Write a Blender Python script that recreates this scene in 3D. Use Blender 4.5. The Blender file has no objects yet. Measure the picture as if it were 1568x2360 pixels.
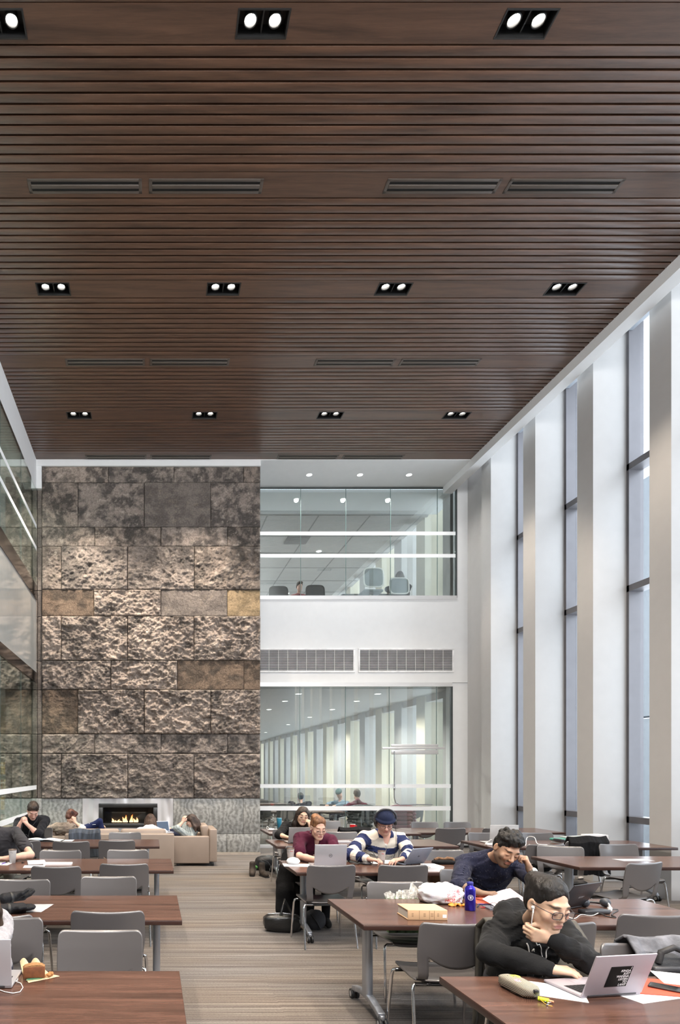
import bpy, bmesh, math, random
import numpy as np
from mathutils import Vector, Matrix, noise as mnoise
random.seed(7); np.random.seed(7)
SC = bpy.context.scene
COL = SC.collection
PI = math.pi
F, CX, CY, EYE = 1400.0, 350.0, 1778.0, 1.74      # lens in photo pixels, vanishing point, eye height
def P(px, py, Y): return Vector(((px-CX)*Y/F, Y, EYE-(py-CY)*Y/F))
def XW(px, Y): return (px-CX)*Y/F
def R(d): return math.radians(d)
# ------------------------------------------------------------------ materials
def lin(c):
    c = [x/255.0 for x in c]
    return tuple((x/12.92 if x <= .04045 else ((x+.055)/1.055)**2.4) for x in c)
def new_mat(name):
    m = bpy.data.materials.new(name); m.use_nodes = True
    nt = m.node_tree; nt.nodes.clear()
    out = nt.nodes.new('ShaderNodeOutputMaterial')
    return m, nt, out
def N(nt, t, **kw):
    n = nt.nodes.new(t)
    for k, v in kw.items():
        if k in n.inputs: n.inputs[k].default_value = v
        else: setattr(n, k, v)
    return n
def pm(name, col, rough=.5, metal=0, vary=.12, nscale=6, stretch=(1,1,1), bump=0, bscale=60, coat=0, emit=None, estr=0, attr=False, sheen=0, spec=.5, sss=0):
    """procedural material: colour broken by noise, optional bump"""
    m, nt, out = new_mat(name)
    b = N(nt, 'ShaderNodeBsdfPrincipled'); nt.links.new(b.outputs[0], out.inputs[0])
    b.inputs['Roughness'].default_value = rough; b.inputs['Metallic'].default_value = metal
    b.inputs['Specular IOR Level'].default_value = spec
    if coat: b.inputs['Coat Weight'].default_value = coat; b.inputs['Coat Roughness'].default_value = .15
    if sheen: b.inputs['Sheen Weight'].default_value = sheen; b.inputs['Sheen Roughness'].default_value = .4
    if sss:
        b.inputs['Subsurface Weight'].default_value = sss; b.inputs['Subsurface Radius'].default_value = (.02, .008, .004); b.inputs['Subsurface Scale'].default_value = .5
    tc = N(nt, 'ShaderNodeTexCoord'); mp = N(nt, 'ShaderNodeMapping'); mp.inputs['Scale'].default_value = stretch
    nt.links.new(tc.outputs['Object'], mp.inputs[0])
    nz = N(nt, 'ShaderNodeTexNoise', Scale=nscale, Detail=5); nt.links.new(mp.outputs[0], nz.inputs['Vector'])
    mr = N(nt, 'ShaderNodeMapRange'); mr.inputs['From Min'].default_value = .3; mr.inputs['From Max'].default_value = .7
    mr.inputs['To Min'].default_value = 1-vary; mr.inputs['To Max'].default_value = 1+vary
    nt.links.new(nz.outputs[0], mr.inputs[0])
    mx = N(nt, 'ShaderNodeVectorMath', operation='MULTIPLY')
    if attr:
        at = N(nt, 'ShaderNodeAttribute', attribute_name='Col'); nt.links.new(at.outputs['Color'], mx.inputs[0])
    else: mx.inputs[0].default_value = col[:3]
    nt.links.new(mr.outputs[0], mx.inputs[1]); nt.links.new(mx.outputs[0], b.inputs['Base Color'])
    if bump:
        n2 = N(nt, 'ShaderNodeTexNoise', Scale=bscale, Detail=4); nt.links.new(mp.outputs[0], n2.inputs['Vector'])
        bp = N(nt, 'ShaderNodeBump', Strength=bump, Distance=.01); nt.links.new(n2.outputs[0], bp.inputs['Height'])
        nt.links.new(bp.outputs[0], b.inputs['Normal'])
    if emit:
        b.inputs['Emission Color'].default_value = (*emit, 1); b.inputs['Emission Strength'].default_value = estr
    return m
def wood_mat(name, dark, light, rough, axis='X', coat=0, scale=1.0, fine=1.0):
    m, nt, out = new_mat(name)
    b = N(nt, 'ShaderNodeBsdfPrincipled'); nt.links.new(b.outputs[0], out.inputs[0])
    b.inputs['Roughness'].default_value = rough
    if coat: b.inputs['Coat Weight'].default_value = coat; b.inputs['Coat Roughness'].default_value = .38
    tc = N(nt, 'ShaderNodeTexCoord'); mp = N(nt, 'ShaderNodeMapping')
    s = {'X': (.7, 11, 11), 'Y': (11, .7, 11)}[axis]; mp.inputs['Scale'].default_value = tuple(x*scale for x in s)
    nt.links.new(tc.outputs['Object'], mp.inputs[0])
    n1 = N(nt, 'ShaderNodeTexNoise', Scale=1.6, Detail=6, Roughness=.6, Distortion=.6); nt.links.new(mp.outputs[0], n1.inputs['Vector'])
    n2 = N(nt, 'ShaderNodeTexNoise', Scale=9*fine, Detail=4, Roughness=.7); nt.links.new(mp.outputs[0], n2.inputs['Vector'])
    ad = N(nt, 'ShaderNodeMath', operation='MULTIPLY_ADD'); ad.inputs[1].default_value = .45
    nt.links.new(n2.outputs[0], ad.inputs[0]); nt.links.new(n1.outputs[0], ad.inputs[2])
    cr = N(nt, 'ShaderNodeValToRGB'); e = cr.color_ramp.elements
    e[0].position = .48; e[0].color = (*dark, 1); e[1].position = .92; e[1].color = (*light, 1)
    nt.links.new(ad.outputs[0], cr.inputs[0]); nt.links.new(cr.outputs[0], b.inputs['Base Color'])
    return m
def glass_mat(name, tint=(.86,.93,.9), refl=.10, ior=1.6):
    m, nt, out = new_mat(name)
    tr = N(nt, 'ShaderNodeBsdfTransparent'); tr.inputs[0].default_value = (*tint, 1)
    gl = N(nt, 'ShaderNodeBsdfGlossy'); gl.inputs['Roughness'].default_value = .005; gl.inputs[0].default_value = (.92,.97,.95,1)
    fr = N(nt, 'ShaderNodeFresnel'); ge = N(nt, 'ShaderNodeNewGeometry'); im = N(nt, 'ShaderNodeMapRange')   # same index from both faces
    im.inputs['To Min'].default_value = ior; im.inputs['To Max'].default_value = 1/ior
    nt.links.new(ge.outputs['Backfacing'], im.inputs[0]); nt.links.new(im.outputs[0], fr.inputs[0])
    mr = N(nt, 'ShaderNodeMath', operation='MULTIPLY_ADD', use_clamp=True); mr.inputs[1].default_value = 1.1; mr.inputs[2].default_value = refl
    nt.links.new(fr.outputs[0], mr.inputs[0])
    mx = N(nt, 'ShaderNodeMixShader'); nt.links.new(mr.outputs[0], mx.inputs[0])
    nt.links.new(tr.outputs[0], mx.inputs[1]); nt.links.new(gl.outputs[0], mx.inputs[2]); nt.links.new(mx.outputs[0], out.inputs[0])
    return m
# ------------------------------------------------------------------ mesh builder
class MB:
    def __init__(s): s.v = []; s.f = []; s.mi = []; s.sm = []
    def add(s, vs, fs, mi=0, smooth=False):
        o = len(s.v); s.v += [tuple(v) for v in vs]
        for f in fs: s.f.append(tuple(i+o for i in f)); s.mi.append(mi); s.sm.append(smooth)
        return s
    def bm(s, bm, mat=None, mi=0, smooth=False):
        bm.verts.index_update()
        vs = [(mat @ v.co) if mat else v.co.copy() for v in bm.verts]
        fs = [[v.index for v in f.verts] for f in bm.faces]
        s.add(vs, fs, mi, smooth); bm.free(); return s
    def box(s, c, d, bev=0, rot=None, mi=0, seg=2):
        bm = bmesh.new(); bmesh.ops.create_cube(bm, size=1)
        for v in bm.verts: v.co = Vector((v.co.x*d[0], v.co.y*d[1], v.co.z*d[2]))
        if bev: bmesh.ops.bevel(bm, geom=list(bm.edges), offset=min(bev, min(d)*.49), segments=seg, profile=.5, affect='EDGES')
        m = Matrix.Translation(Vector(c))
        if rot is not None: m = m @ (rot.to_4x4() if hasattr(rot, 'to_4x4') else Matrix.Rotation(rot, 4, 'Z'))
        return s.bm(bm, m, mi, bool(bev))
    def box2(s, a, b, bev=0, mi=0):
        a, b = Vector(a), Vector(b)
        return s.box((a+b)/2, [abs(x) for x in (b-a)], bev, None, mi)
    def tube(s, pts, r, n=8, mi=0, closed=False, smooth=True):
        pts = [Vector(p) for p in pts]; k = len(pts)
        rs = r if isinstance(r, (list, tuple)) else [r]*k
        rings = []; prev = None
        for i, p in enumerate(pts):
            if closed: t = pts[(i+1) % k]-pts[i-1]
            else: t = pts[min(i+1, k-1)]-pts[max(i-1, 0)]
            t = t.normalized() if t.length > 1e-9 else Vector((0,0,1))
            if prev is None:
                a = Vector((0,0,1)) if abs(t.z) < .9 else Vector((1,0,0)); u = t.cross(a).normalized()
            else: u = (prev - t*prev.dot(t)); u = u.normalized() if u.length > 1e-6 else t.orthogonal().normalized()
            prev = u; w = t.cross(u)
            rings.append([p+(u*math.cos(2*PI*j/n)+w*math.sin(2*PI*j/n))*rs[i] for j in range(n)])
        vs = [v for rg in rings for v in rg]; fs = []
        for i in range(k if closed else k-1):
            a, b = i*n, ((i+1) % k)*n
            for j in range(n): fs.append((a+j, a+(j+1) % n, b+(j+1) % n, b+j))
        s.add(vs, fs, mi, smooth)
        if not closed:
            s.add(rings[0], [tuple(range(n-1, -1, -1))], mi); s.add(rings[-1], [tuple(range(n))], mi)
        return s
    def lathe(s, prof, n=24, c=(0,0,0), mat=None, mi=0, smooth=True, a0=0, a1=2*PI, caps=True):
        vs = []; fs = []; full = abs(a1-a0-2*PI) < 1e-6; m = n if full else n+1
        for r, z in prof:
            for j in range(m):
                a = a0+(a1-a0)*j/n; v = Vector((r*math.cos(a), r*math.sin(a), z))
                v = (mat @ v) if mat else v; vs.append(v+Vector(c))
        for i in range(len(prof)-1):
            for j in range(n):
                j2 = (j+1) % m
                fs.append((i*m+j, i*m+j2, (i+1)*m+j2, (i+1)*m+j))
        s.add(vs, fs, mi, smooth)
        if caps and full and prof[0][0] > 1e-6: s.add(vs[:m], [tuple(range(n-1, -1, -1))], mi)
        if caps and full and prof[-1][0] > 1e-6: s.add(vs[-m:], [tuple(range(n))], mi)
        return s
    def grid(s, fn, nu, nv, mi=0, smooth=True, thick=0):
        vs = [Vector(fn(i/nu, j/nv)) for j in range(nv+1) for i in range(nu+1)]; w = nu+1
        fs = [(j*w+i, j*w+i+1, (j+1)*w+i+1, (j+1)*w+i) for j in range(nv) for i in range(nu)]
        if thick:
            bm = bmesh.new(); bv = [bm.verts.new(v) for v in vs]
            for f in fs: bm.faces.new([bv[i] for i in f])
            bm.normal_update(); bmesh.ops.solidify(bm, geom=list(bm.faces), thickness=thick)
            return s.bm(bm, None, mi, smooth)
        return s.add(vs, fs, mi, smooth)
    def prism(s, poly, z0, z1, mat=None, mi=0, smooth=False):
        n = len(poly); vs = [Vector((x, y, z0)) for x, y in poly]+[Vector((x, y, z1)) for x, y in poly]
        if mat: vs = [mat @ v for v in vs]
        fs = [tuple(range(n-1, -1, -1)), tuple(range(n, 2*n))]+[(i, (i+1) % n, (i+1) % n+n, i+n) for i in range(n)]
        return s.add(vs, fs, mi, smooth)
    def blob(s, c, rad, amp=.1, freq=3, nu=28, nv=16, flat=None, rot=None, seed=0, mi=0, sq=1.0):
        """crumpled ellipsoid; sq<1 makes it boxier; flat=z keeps it above a plane"""
        c = Vector(c)
        def fn(u, v):
            a = 2*PI*u; b = PI*(v-.5)
            f = lambda t: math.copysign(abs(t)**sq, t)
            d = Vector((f(math.cos(b))*f(math.cos(a)), f(math.cos(b))*f(math.sin(a)), f(math.sin(b))))
            q = 1+amp*mnoise.fractal(d*freq+Vector((seed*7.3, seed*3.1, 0)), .8, 2.0, 3)
            p = Vector((d.x*rad[0]*q, d.y*rad[1]*q, d.z*rad[2]*q))
            if rot is not None: p = (rot @ p) if not isinstance(rot, (int, float)) else Matrix.Rotation(rot, 3, 'Z') @ p
            p = p+c
            if flat is not None and p.z < flat: p.z = flat+.0005
            return p
        return s.grid(fn, nu, nv, mi)
    def build(s, name, mats, parent=None, loc=None, kind=None, label=None, weld=False):
        me = bpy.data.meshes.new(name); me.from_pydata(s.v, [], s.f)
        mats = mats if isinstance(mats, (list, tuple)) else [mats]
        for m in mats: me.materials.append(m)
        me.polygons.foreach_set('material_index', s.mi); me.polygons.foreach_set('use_smooth', s.sm)
        if weld:
            bm = bmesh.new(); bm.from_mesh(me); bmesh.ops.remove_doubles(bm, verts=bm.verts, dist=1e-4); bm.to_mesh(me); bm.free()
        me.update()
        o = bpy.data.objects.new(name, me); COL.objects.link(o)
        if parent: o.parent = parent
        if loc is not None: o.location = loc
        if kind: o['kind'] = kind
        if label: o['label'] = label
        return o
def struct(name, mb, mats, parent=None):
    return mb.build(name, mats, parent, kind=None if parent else 'structure')
def tag(o, label, cat, group=None):
    o['label'] = label; o['category'] = cat
    if group: o['group'] = group
    return o
def thing(name, label, cat, loc=(0,0,0), rz=0, group=None):
    o = bpy.data.objects.new(name, None); COL.objects.link(o); o.empty_display_size = .1
    o.location = loc; o.rotation_euler = (0, 0, rz)
    return tag(o, label, cat, group)
def dup(root, label, loc, rz=0, group=None):
    r = root.copy(); COL.objects.link(r); r.location = loc; r.rotation_euler = (0, 0, rz); r['label'] = label
    if group: r['group'] = group
    for ch in list(root.children):
        c = ch.copy(); COL.objects.link(c); c.parent = r
        for g in list(ch.children):
            d = g.copy(); COL.objects.link(d); d.parent = c
    return r
def text_obj(name, txt, size, mat, matrix, parent=None, align='CENTER', ext=.0004, shear=0, space=1.0, spacing=1.0, bold=0):
    cu = bpy.data.curves.new(name, 'FONT'); cu.body = txt; cu.size = size; cu.align_x = align; cu.align_y = 'CENTER'
    cu.extrude = ext; cu.shear = shear; cu.space_line = space; cu.space_character = spacing; cu.resolution_u = 3; cu.offset = bold
    t = bpy.data.objects.new(name+'_curve', cu); COL.objects.link(t)
    dg = bpy.context.evaluated_depsgraph_get()
    me = bpy.data.meshes.new_from_object(t.evaluated_get(dg)); me.name = name
    bpy.data.objects.remove(t); bpy.data.curves.remove(cu)
    me.materials.clear(); me.materials.append(mat)
    me.transform(matrix)
    o = bpy.data.objects.new(name, me); COL.objects.link(o)
    if parent: o.parent = parent
    return o
# numpy value noise
def vnoise(x, y, z=0.0, seed=0):
    x, y = np.broadcast_arrays(np.asarray(x, float), np.asarray(y, float)); z = np.broadcast_to(np.asarray(z, float), x.shape)
    xi, yi, zi = np.floor(x).astype(int), np.floor(y).astype(int), np.floor(z).astype(int)
    fx, fy, fz = x-xi, y-yi, z-zi
    fx, fy, fz = [t*t*t*(t*(t*6-15)+10) for t in (fx, fy, fz)]
    def h(a, b, c):
        n = (a*374761393+b*668265263+c*2147483647+seed*1274126177) & 0xffffffff
        n = ((n ^ (n >> 13))*1274126177) & 0xffffffff
        return ((n ^ (n >> 16)) & 0xffff)/65535.0
    def l(a, b, t): return a+(b-a)*t
    c0 = l(l(h(xi,yi,zi), h(xi+1,yi,zi), fx), l(h(xi,yi+1,zi), h(xi+1,yi+1,zi), fx), fy)
    c1 = l(l(h(xi,yi,zi+1), h(xi+1,yi,zi+1), fx), l(h(xi,yi+1,zi+1), h(xi+1,yi+1,zi+1), fx), fy)
    return l(c0, c1, fz)*2-1
def fbm(x, y, z=0.0, o=5, seed=0, gain=.5):
    a, t, s = 1.0, 0, 0
    for i in range(o):
        s = s+a*vnoise(np.asarray(x)*2**i, np.asarray(y)*2**i, np.asarray(z)*2**i, seed+i*17); t += a; a *= gain
    return s/t
# ================================================================== THE ROOM
XL, XR, YW, YG, ZC = -2.404, 6.64, 12.70, 13.84, 8.235
XP, XJ, XGL = 7.0, 7.53, 7.70
PITCH = 1.451
M_white = pm('white_paint', (.80,.81,.82), .55, vary=.015, nscale=1.5)
M_spand = pm('white_bulkhead_paint', (.80,.81,.81), .5, vary=.015)
M_pier = pm('pier_paint', (.47,.46,.45), .5, vary=.02)
M_black = pm('black_matte', (.012,.012,.012), .5)
M_blackgap = pm('dark_void', (.006,.005,.004), .9)
M_steel = pm('brushed_steel', (.62,.62,.63), .22, 1, vary=.10, nscale=2, stretch=(.6,8,8))
M_steelw = pm('satin_steel', (.72,.72,.72), .35, .35, vary=.06, nscale=3, stretch=(.8,6,6))
M_chrome = pm('chrome', (.72,.72,.73), .10, 1, vary=.02)
M_alu = pm('anodised_frame', (.16,.155,.165), .42, .4, vary=.04)
M_glass = glass_mat('clear_glass', (.885,.92,.912), .13, 1.5)
M_glassL = glass_mat('side_glass', (.78,.83,.80), .17, 1.6)
M_pane = glass_mat('window_glass', (.93,.95,.97), .02, 1.45)
M_band = pm('frosted_band', (.86,.88,.89), .5, vary=.01, emit=(.9,.93,.95), estr=.12)  # slight emission put in to lift the bands; they are no lamps
M_lamp = pm('lamp_glow', (1,1,1), .5, emit=(1,.95,.88), estr=90)
M_lampw = pm('downlight_glow', (1,1,1), .5, emit=(1,.97,.92), estr=9)
M_wood = wood_mat('ceiling_walnut', (.044,.0205,.0115), (.142,.070,.041), .36, 'X', coat=.4, scale=.8)
M_woodw = wood_mat('ceiling_walnut_board', (.043,.0210,.0125), (.130,.066,.040), .36, 'X', coat=.4, scale=.7)
M_ctile = pm('grey_ceiling', (.44,.43,.42), .8, vary=.03)
M_ceilw = pm('pale_ceiling', (.62,.63,.63), .7, vary=.02)
# ---- carpet
def carpet():
    m, nt, out = new_mat('striped_carpet')
    b = N(nt, 'ShaderNodeBsdfPrincipled'); b.inputs['Roughness'].default_value = .95; b.inputs['Specular IOR Level'].default_value = .15
    nt.links.new(b.outputs[0], out.inputs[0])
    tc = N(nt, 'ShaderNodeTexCoord')
    # tiles 1.0 x 0.5 m, each shifting the stripe pattern
    mpT = N(nt, 'ShaderNodeMapping'); mpT.inputs['Scale'].default_value = (1.05, 2.1, 0); nt.links.new(tc.outputs['Object'], mpT.inputs[0])
    fl = N(nt, 'ShaderNodeVectorMath', operation='FLOOR'); nt.links.new(mpT.outputs[0], fl.inputs[0])
    wn = N(nt, 'ShaderNodeTexWhiteNoise'); nt.links.new(fl.outputs[0], wn.inputs['Vector'])
    sc = N(nt, 'ShaderNodeVectorMath', operation='SCALE'); sc.inputs['Scale'].default_value = .02; nt.links.new(wn.outputs['Color'], sc.inputs[0])
    va = N(nt, 'ShaderNodeVectorMath', operation='ADD'); nt.links.new(tc.outputs['Object'], va.inputs[0]); nt.links.new(sc.outputs[0], va.inputs[1])
    def st(sx, sy, s, d=3):
        mp = N(nt, 'ShaderNodeMapping'); mp.inputs['Scale'].default_value = (sx, sy, 1); nt.links.new(va.outputs[0], mp.inputs[0])
        n = N(nt, 'ShaderNodeTexNoise', Scale=s, Detail=d, Roughness=.7); nt.links.new(mp.outputs[0], n.inputs['Vector']); return n
    fine = st(.45, 95, 1.0, 4); mid = st(.25, 16, 1.0); tone = st(.3, 1.2, 1.0, 2); pile = st(60, 140, 1.0, 2)
    a1 = N(nt, 'ShaderNodeMath', operation='MULTIPLY_ADD'); a1.inputs[1].default_value = .30
    nt.links.new(mid.outputs[0], a1.inputs[0]); nt.links.new(fine.outputs[0], a1.inputs[2])
    a2 = N(nt, 'ShaderNodeMath', operation='MULTIPLY_ADD'); a2.inputs[1].default_value = .25
    nt.links.new(pile.outputs[0], a2.inputs[0]); nt.links.new(a1.outputs[0], a2.inputs[2])
    cr = N(nt, 'ShaderNodeValToRGB'); e = cr.color_ramp.elements
    e[0].position = .52; e[0].color = (.022,.020,.020, 1); e[1].position = 1.02; e[1].color = (.31,.295,.282, 1)
    q = e.new(.72); q.color = (.102,.092,.085, 1); q = e.new(.84); q.color = (.175,.161,.151, 1)
    nt.links.new(a2.outputs[0], cr.inputs[0])
    cr2 = N(nt, 'ShaderNodeValToRGB'); e = cr2.color_ramp.elements
    e[0].position = .38; e[0].color = (1.04,.96,.88, 1); e[1].position = .6; e[1].color = (1.0,1.0,1.02, 1)
    nt.links.new(tone.outputs[0], cr2.inputs[0])
    mx = N(nt, 'ShaderNodeVectorMath', operation='MULTIPLY'); nt.links.new(cr.outputs[0], mx.inputs[0]); nt.links.new(cr2.outputs[0], mx.inputs[1])
    nt.links.new(mx.outputs[0], b.inputs['Base Color'])
    bp = N(nt, 'ShaderNodeBump', Strength=.3, Distance=.004); nt.links.new(a2.outputs[0], bp.inputs['Height']); nt.links.new(bp.outputs[0], b.inputs['Normal'])
    return m
M_carpet = carpet()
mb = MB(); mb.box2((-9, -3, -.1), (XGL, 44, 0)); struct('floor', mb, M_carpet)
# ---- slatted ceiling
lights_x = [-3.616, -1.326, .964, 3.255, 5.563]
rows_L = [8.18+2*PITCH*k for k in (-4,-3,-2,-1,0,1)]
rows_V = [r+PITCH for r in rows_L]
HW, HD = .43, .196
mb = MB(); bo = MB()
X0, X1 = XL, XR
rnd = random.Random(3)
def board(y0, y1):
    mb.box2((X0, y0, ZC), (X1, y1, ZC+.035), .0012)
yy = rows_L[0]-.145
for r in rows_L:
    # wide board with sockets cut for the twin downlights
    for (ya, yb) in ((r-.145, r-HD/2), (r+HD/2, r+.145)): bo.box2((X0, ya, ZC), (X1, yb, ZC+.035))
    xs = [X0]+[v for x in lights_x if x > X0 for v in (x-HW/2, x+HW/2)]+[X1]
    for i in range(0, len(xs), 2): bo.box2((xs[i], r-HD/2, ZC), (xs[i+1], r+HD/2, ZC+.035))
    bo.box2((X0, r+PITCH-.145, ZC), (X1, r+PITCH+.145, ZC+.035))
    for k in range(12):
        for base in (r, r+PITCH):
            y0 = base+.145+.0145+k*.0966
            if y0+.08 < YW-.1: board(y0+.002, y0+.077)
bk = MB(); bk.box2((X0, -3.6, ZC+.16), (X1, YW-.02, ZC+.2))
c = struct('ceiling', bk, M_blackgap); struct('slats', mb, M_wood, c); struct('wide_boards', bo, M_woodw, c)
# ---- twin downlights and linear vents
def make_light():
    t = thing('downlight', '', 'ceiling light')
    m = MB(); w, d = HW, HD
    for a, b in (((-w/2-.012,-d/2-.012,-.004),(w/2+.012,-d/2,.0)), ((-w/2-.012,d/2,-.004),(w/2+.012,d/2+.012,.0)), ((-w/2-.012,-d/2,-.004),(-w/2,d/2,0)), ((w/2,-d/2,-.004),(w/2+.012,d/2,0))): m.box2(a, b)
    m.build('trim_frame', M_black, t)
    m = MB(); h = .12
    m.box2((-w/2,-d/2,h-.01),(w/2,d/2,h)); m.box2((-w/2,-d/2,.0),(-w/2+.005,d/2,h)); m.box2((w/2-.005,-d/2,.0),(w/2,d/2,h))
    m.box2((-w/2,-d/2,0),(w/2,-d/2+.005,h)); m.box2((-w/2,d/2-.005,0),(w/2,d/2,h)); m.box2((-.006,-d/2,.03),(.006,d/2,h))
    m.build('housing', M_black, t)
    for s in (-1, 1):
        m = MB(); m.lathe([(.034,.085),(.05,.03),(.056,.02),(.062,.03),(.05,.09)], 20, (s*.107,0,0)); g = m.build('gimbal_ring', M_black, t)
        m = MB(); m.lathe([(.0,.052),(.03,.055),(.044,.062),(.046,.075),(.0,.08)], 20, (s*.107,0,0)); m.build('lamp', M_lamp, t)
    return t
rown = {2: 'row nearest the camera', 3: 'second row from the camera', 4: 'row nearest the stone wall'}
rown = {3: 'nearest row overhead', 4: 'middle row', 5: 'row nearest the stone wall'}
ordn = ['far left', 'left of centre', 'right of centre', 'far right']
L0 = make_light(); used = False
for i, r in enumerate(rows_L):
    if r < 4.5: continue
    ri = {5: 'nearest', 8: 'middle', 11: 'farthest'}[int(r)]
    for j, x in enumerate(lights_x[1:]):
        if ri == 'nearest' and j == 3: continue
        lb = 'recessed black twin ceiling downlight, %s row, %s one' % ({'nearest':'topmost front','middle':'middle','farthest':'back'}[ri], ordn[j])
        if not used: L0.location = (x, r, ZC); L0['label'] = lb; L0['group'] = 'twin downlights in the slat ceiling'; used = True
        else: dup(L0, lb, (x, r, ZC))
def make_vent():
    t = thing('ceiling_vent', '', 'air vent'); w, d = 1.26, .17; m = MB()
    for a, b in (((-w/2,-d/2,-.006),(w/2,-d/2+.03,0)), ((-w/2,d/2-.03,-.006),(w/2,d/2,0)), ((-w/2,-d/2,-.006),(-w/2+.035,d/2,0)), ((w/2-.035,-d/2,-.006),(w/2,d/2,0))): m.box2(a, b, .001)
    m.build('vent_frame', M_ventf, t)
    m = MB(); m.box2((-w/2+.035,-.022,-.012),(w/2-.035,.022,-.002), .004); m.build('centre_bar', M_ventf, t)
    m = MB(); m.box2((-w/2+.03,-d/2+.025,-.002),(w/2-.03,d/2-.025,.0)); m.build('slot', M_blackgap, t)
    return t
M_ventf = pm('bronze_vent', (.10,.082,.07), .45, .2, vary=.05)
V0 = make_vent(); used = False
for r in rows_V:
    if r < 5.5: continue
    ri = {6: 'front', 9: 'middle', 12: 'back'}[int(r)]
    for j, x in enumerate((-.74, .60, 3.22, 4.57)):
        lb = 'bronze slotted air vent in the slat ceiling, %s vent row, %s' % (ri, ['first from left','second from left','second from right','rightmost'][j])
        loc = (x, r+.01, ZC)
        if not used: V0.location = loc; V0['label'] = lb; V0['group'] = 'slot vents in the slat ceiling'; used = True
        else: dup(V0, lb, loc)
# ---- white bulkheads
mb = MB(); mb.box2((XR, -3, 8.07), (XR+.2, YG, 8.75)); mb.box2((XR-.001, -3, ZC-.012), (XR-.0005, YW, ZC+.03)); struct('trim_1', mb, M_spand)
mb = MB(); mb.box2((XL-.25, -3, 7.636), (XL, YW, 8.75)); mb.box2((XL, YW-.05, 7.636), (-2.295, YW+.1, 8.75)); mb.box2((XL-.02, -3, 7.60), (XL-.005, YW, 7.636), mi=1); struct('trim_2', mb, [M_spand, M_black])
mb = MB(); mb.box2((XL, YW-.06, 8.10), (2.268, YW+.3, 8.75)); mb.box2((2.27, YW-.06, 8.22), (XR-.002, YG-.002, 8.75)); struct('trim_3', mb, M_spand)
M_soff = M_spand
# small round downlights in the white soffit
sd = None
for k, px in enumerate((713, 830, 943)):
    Y = 13.27; t = thing('soffit_downlight', 'small round downlight in the white soffit above the upper glazing, %s' % ['left of three','middle of three','right of three'][k], 'ceiling light', (XW(px, Y), Y, 8.22), group='round soffit downlights')
    m = MB(); m.lathe([(.060,-.004),(.07,-.004),(.072,0)], 20, caps=False); m.build('trim_ring', M_white, t)
    m = MB(); m.lathe([(0,-.003),(.06,-.003)], 20, caps=False); m.build('lens', M_lampw, t)
# ---- right wall: piers and window bays
piers = [8.18+PITCH*k for k in range(-8, 4)]
ZT = 9.25
mb = MB()
for y in piers: mb.box2((XP, y, 0), (7.76, y+.36, ZT))
mb.box2((7.2, 12.88, 0), (7.76, YG-.001, ZT))
mb.box2((XR+.1, -3, ZT), (8.05, YG, ZT+.1)); mb.box2((XJ+.25, -3, -.1), (8.05, 13, .1)); mb.box2((XJ+.22, -3, 9.0), (8.05, 13, ZT))
struct('wall_right', mb, M_pier)
M_blind = pm('blind_housing', (.32,.35,.39), .5, vary=.03)
def window(n, y0, y1, z0, z1, mulls, blind=True):
    m = MB()
    m.box2((XJ, y1-.05, z0), (XGL+.06, y1, z1)); m.box2((XJ, y0, z0), (XGL+.06, y0+.05, z1))
    for z in mulls: m.box2((XJ, y0, z-.05), (XGL+.05, y1, z+.05))
    f = m.build('window_%d' % n, M_alu, kind='structure')
    m = MB(); m.box2((XGL, y0+.05, z0), (XGL+.012, y1-.05, z1)); m.build('pane', M_pane, f)
    if blind: m = MB(); m.box2((XJ-.05, y0, z1-.30), (XJ+.06, y1, z1)); m.build('blind_box', M_blind, f)
    return f
wn = 1
for k in range(len(piers)-1):
    window(wn, piers[k]+.36, piers[k+1], .1, 9.0, (.98, 4.63, 6.55)); wn += 1
# beyond the far glass the same wall carries on, storey by storey
far = [14.0+PITCH*k for k in range(0, 20)]
mb = MB(); mbt = MB()
for i, y in enumerate(far):
    for z0, z1 in ((0, 3.69), (5.69, 8.75)): (mbt if i % 2 else mb).box2((XP-.05, y, z0), (7.76, y+.5, z1))
mb.box2((XJ+.22, 14, -.1), (8.05, 44, .1)); mb.box2((XP, 14, 3.5), (8.05, 44, 5.8))
M_tan = pm('tan_pier', (.58,.54,.43), .6, vary=.03)
w = struct('wall_far_right', mb, M_pier); struct('tan_piers', mbt, M_tan, w)
for i in range(0, 16):
    window(wn, far[i]+.5, far[i+1], .1, 3.6, (.98,), False); wn += 1
for i in range(0, 12):
    window(wn, far[i]+.5, far[i+1], 5.8, 8.6, (6.6,), False); wn += 1
# ---- far end: spandrel, slab, glazing
mb = MB(); mb.box2((1.6, YG, 3.766), (7.236, YG+.35, 5.674)); mb.box2((6.95, YG, 5.674), (7.236, YG+.3, 8.75)); mb.box2((6.85, YG+.02, 0), (7.236, YG+.3, 3.76))
mb.box2((1.6, YG+.35, 3.69), (XP, 44, 5.69)); struct('wall_back', mb, M_spand)
mb = MB(); mb.box2((1.6, YG-.012, 5.66), (6.95, YG+.06, 5.745)); mb.box2((1.6, YG-.012, 3.675), (6.85, YG+.06, 3.766)); mb.box2((1.6, YG-.012, 0), (6.85, YG+.06, .07)); mb.box2((1.6, YG+.0, 8.19), (6.95, YG+.04, 8.235), mi=1); mb.box2((6.93, YG-.005, 5.7), (6.96, YG+.05, 8.2), mi=1); mb.box2((6.82, YG-.005, .07), (6.86, YG+.05, 3.68), mi=1)
M_gedge = pm('glass_edge', (.10,.16,.15), .3)
struct('trim_4', mb, [M_steelw, pm('dark_channel', (.05,.06,.06), .4)])
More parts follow.
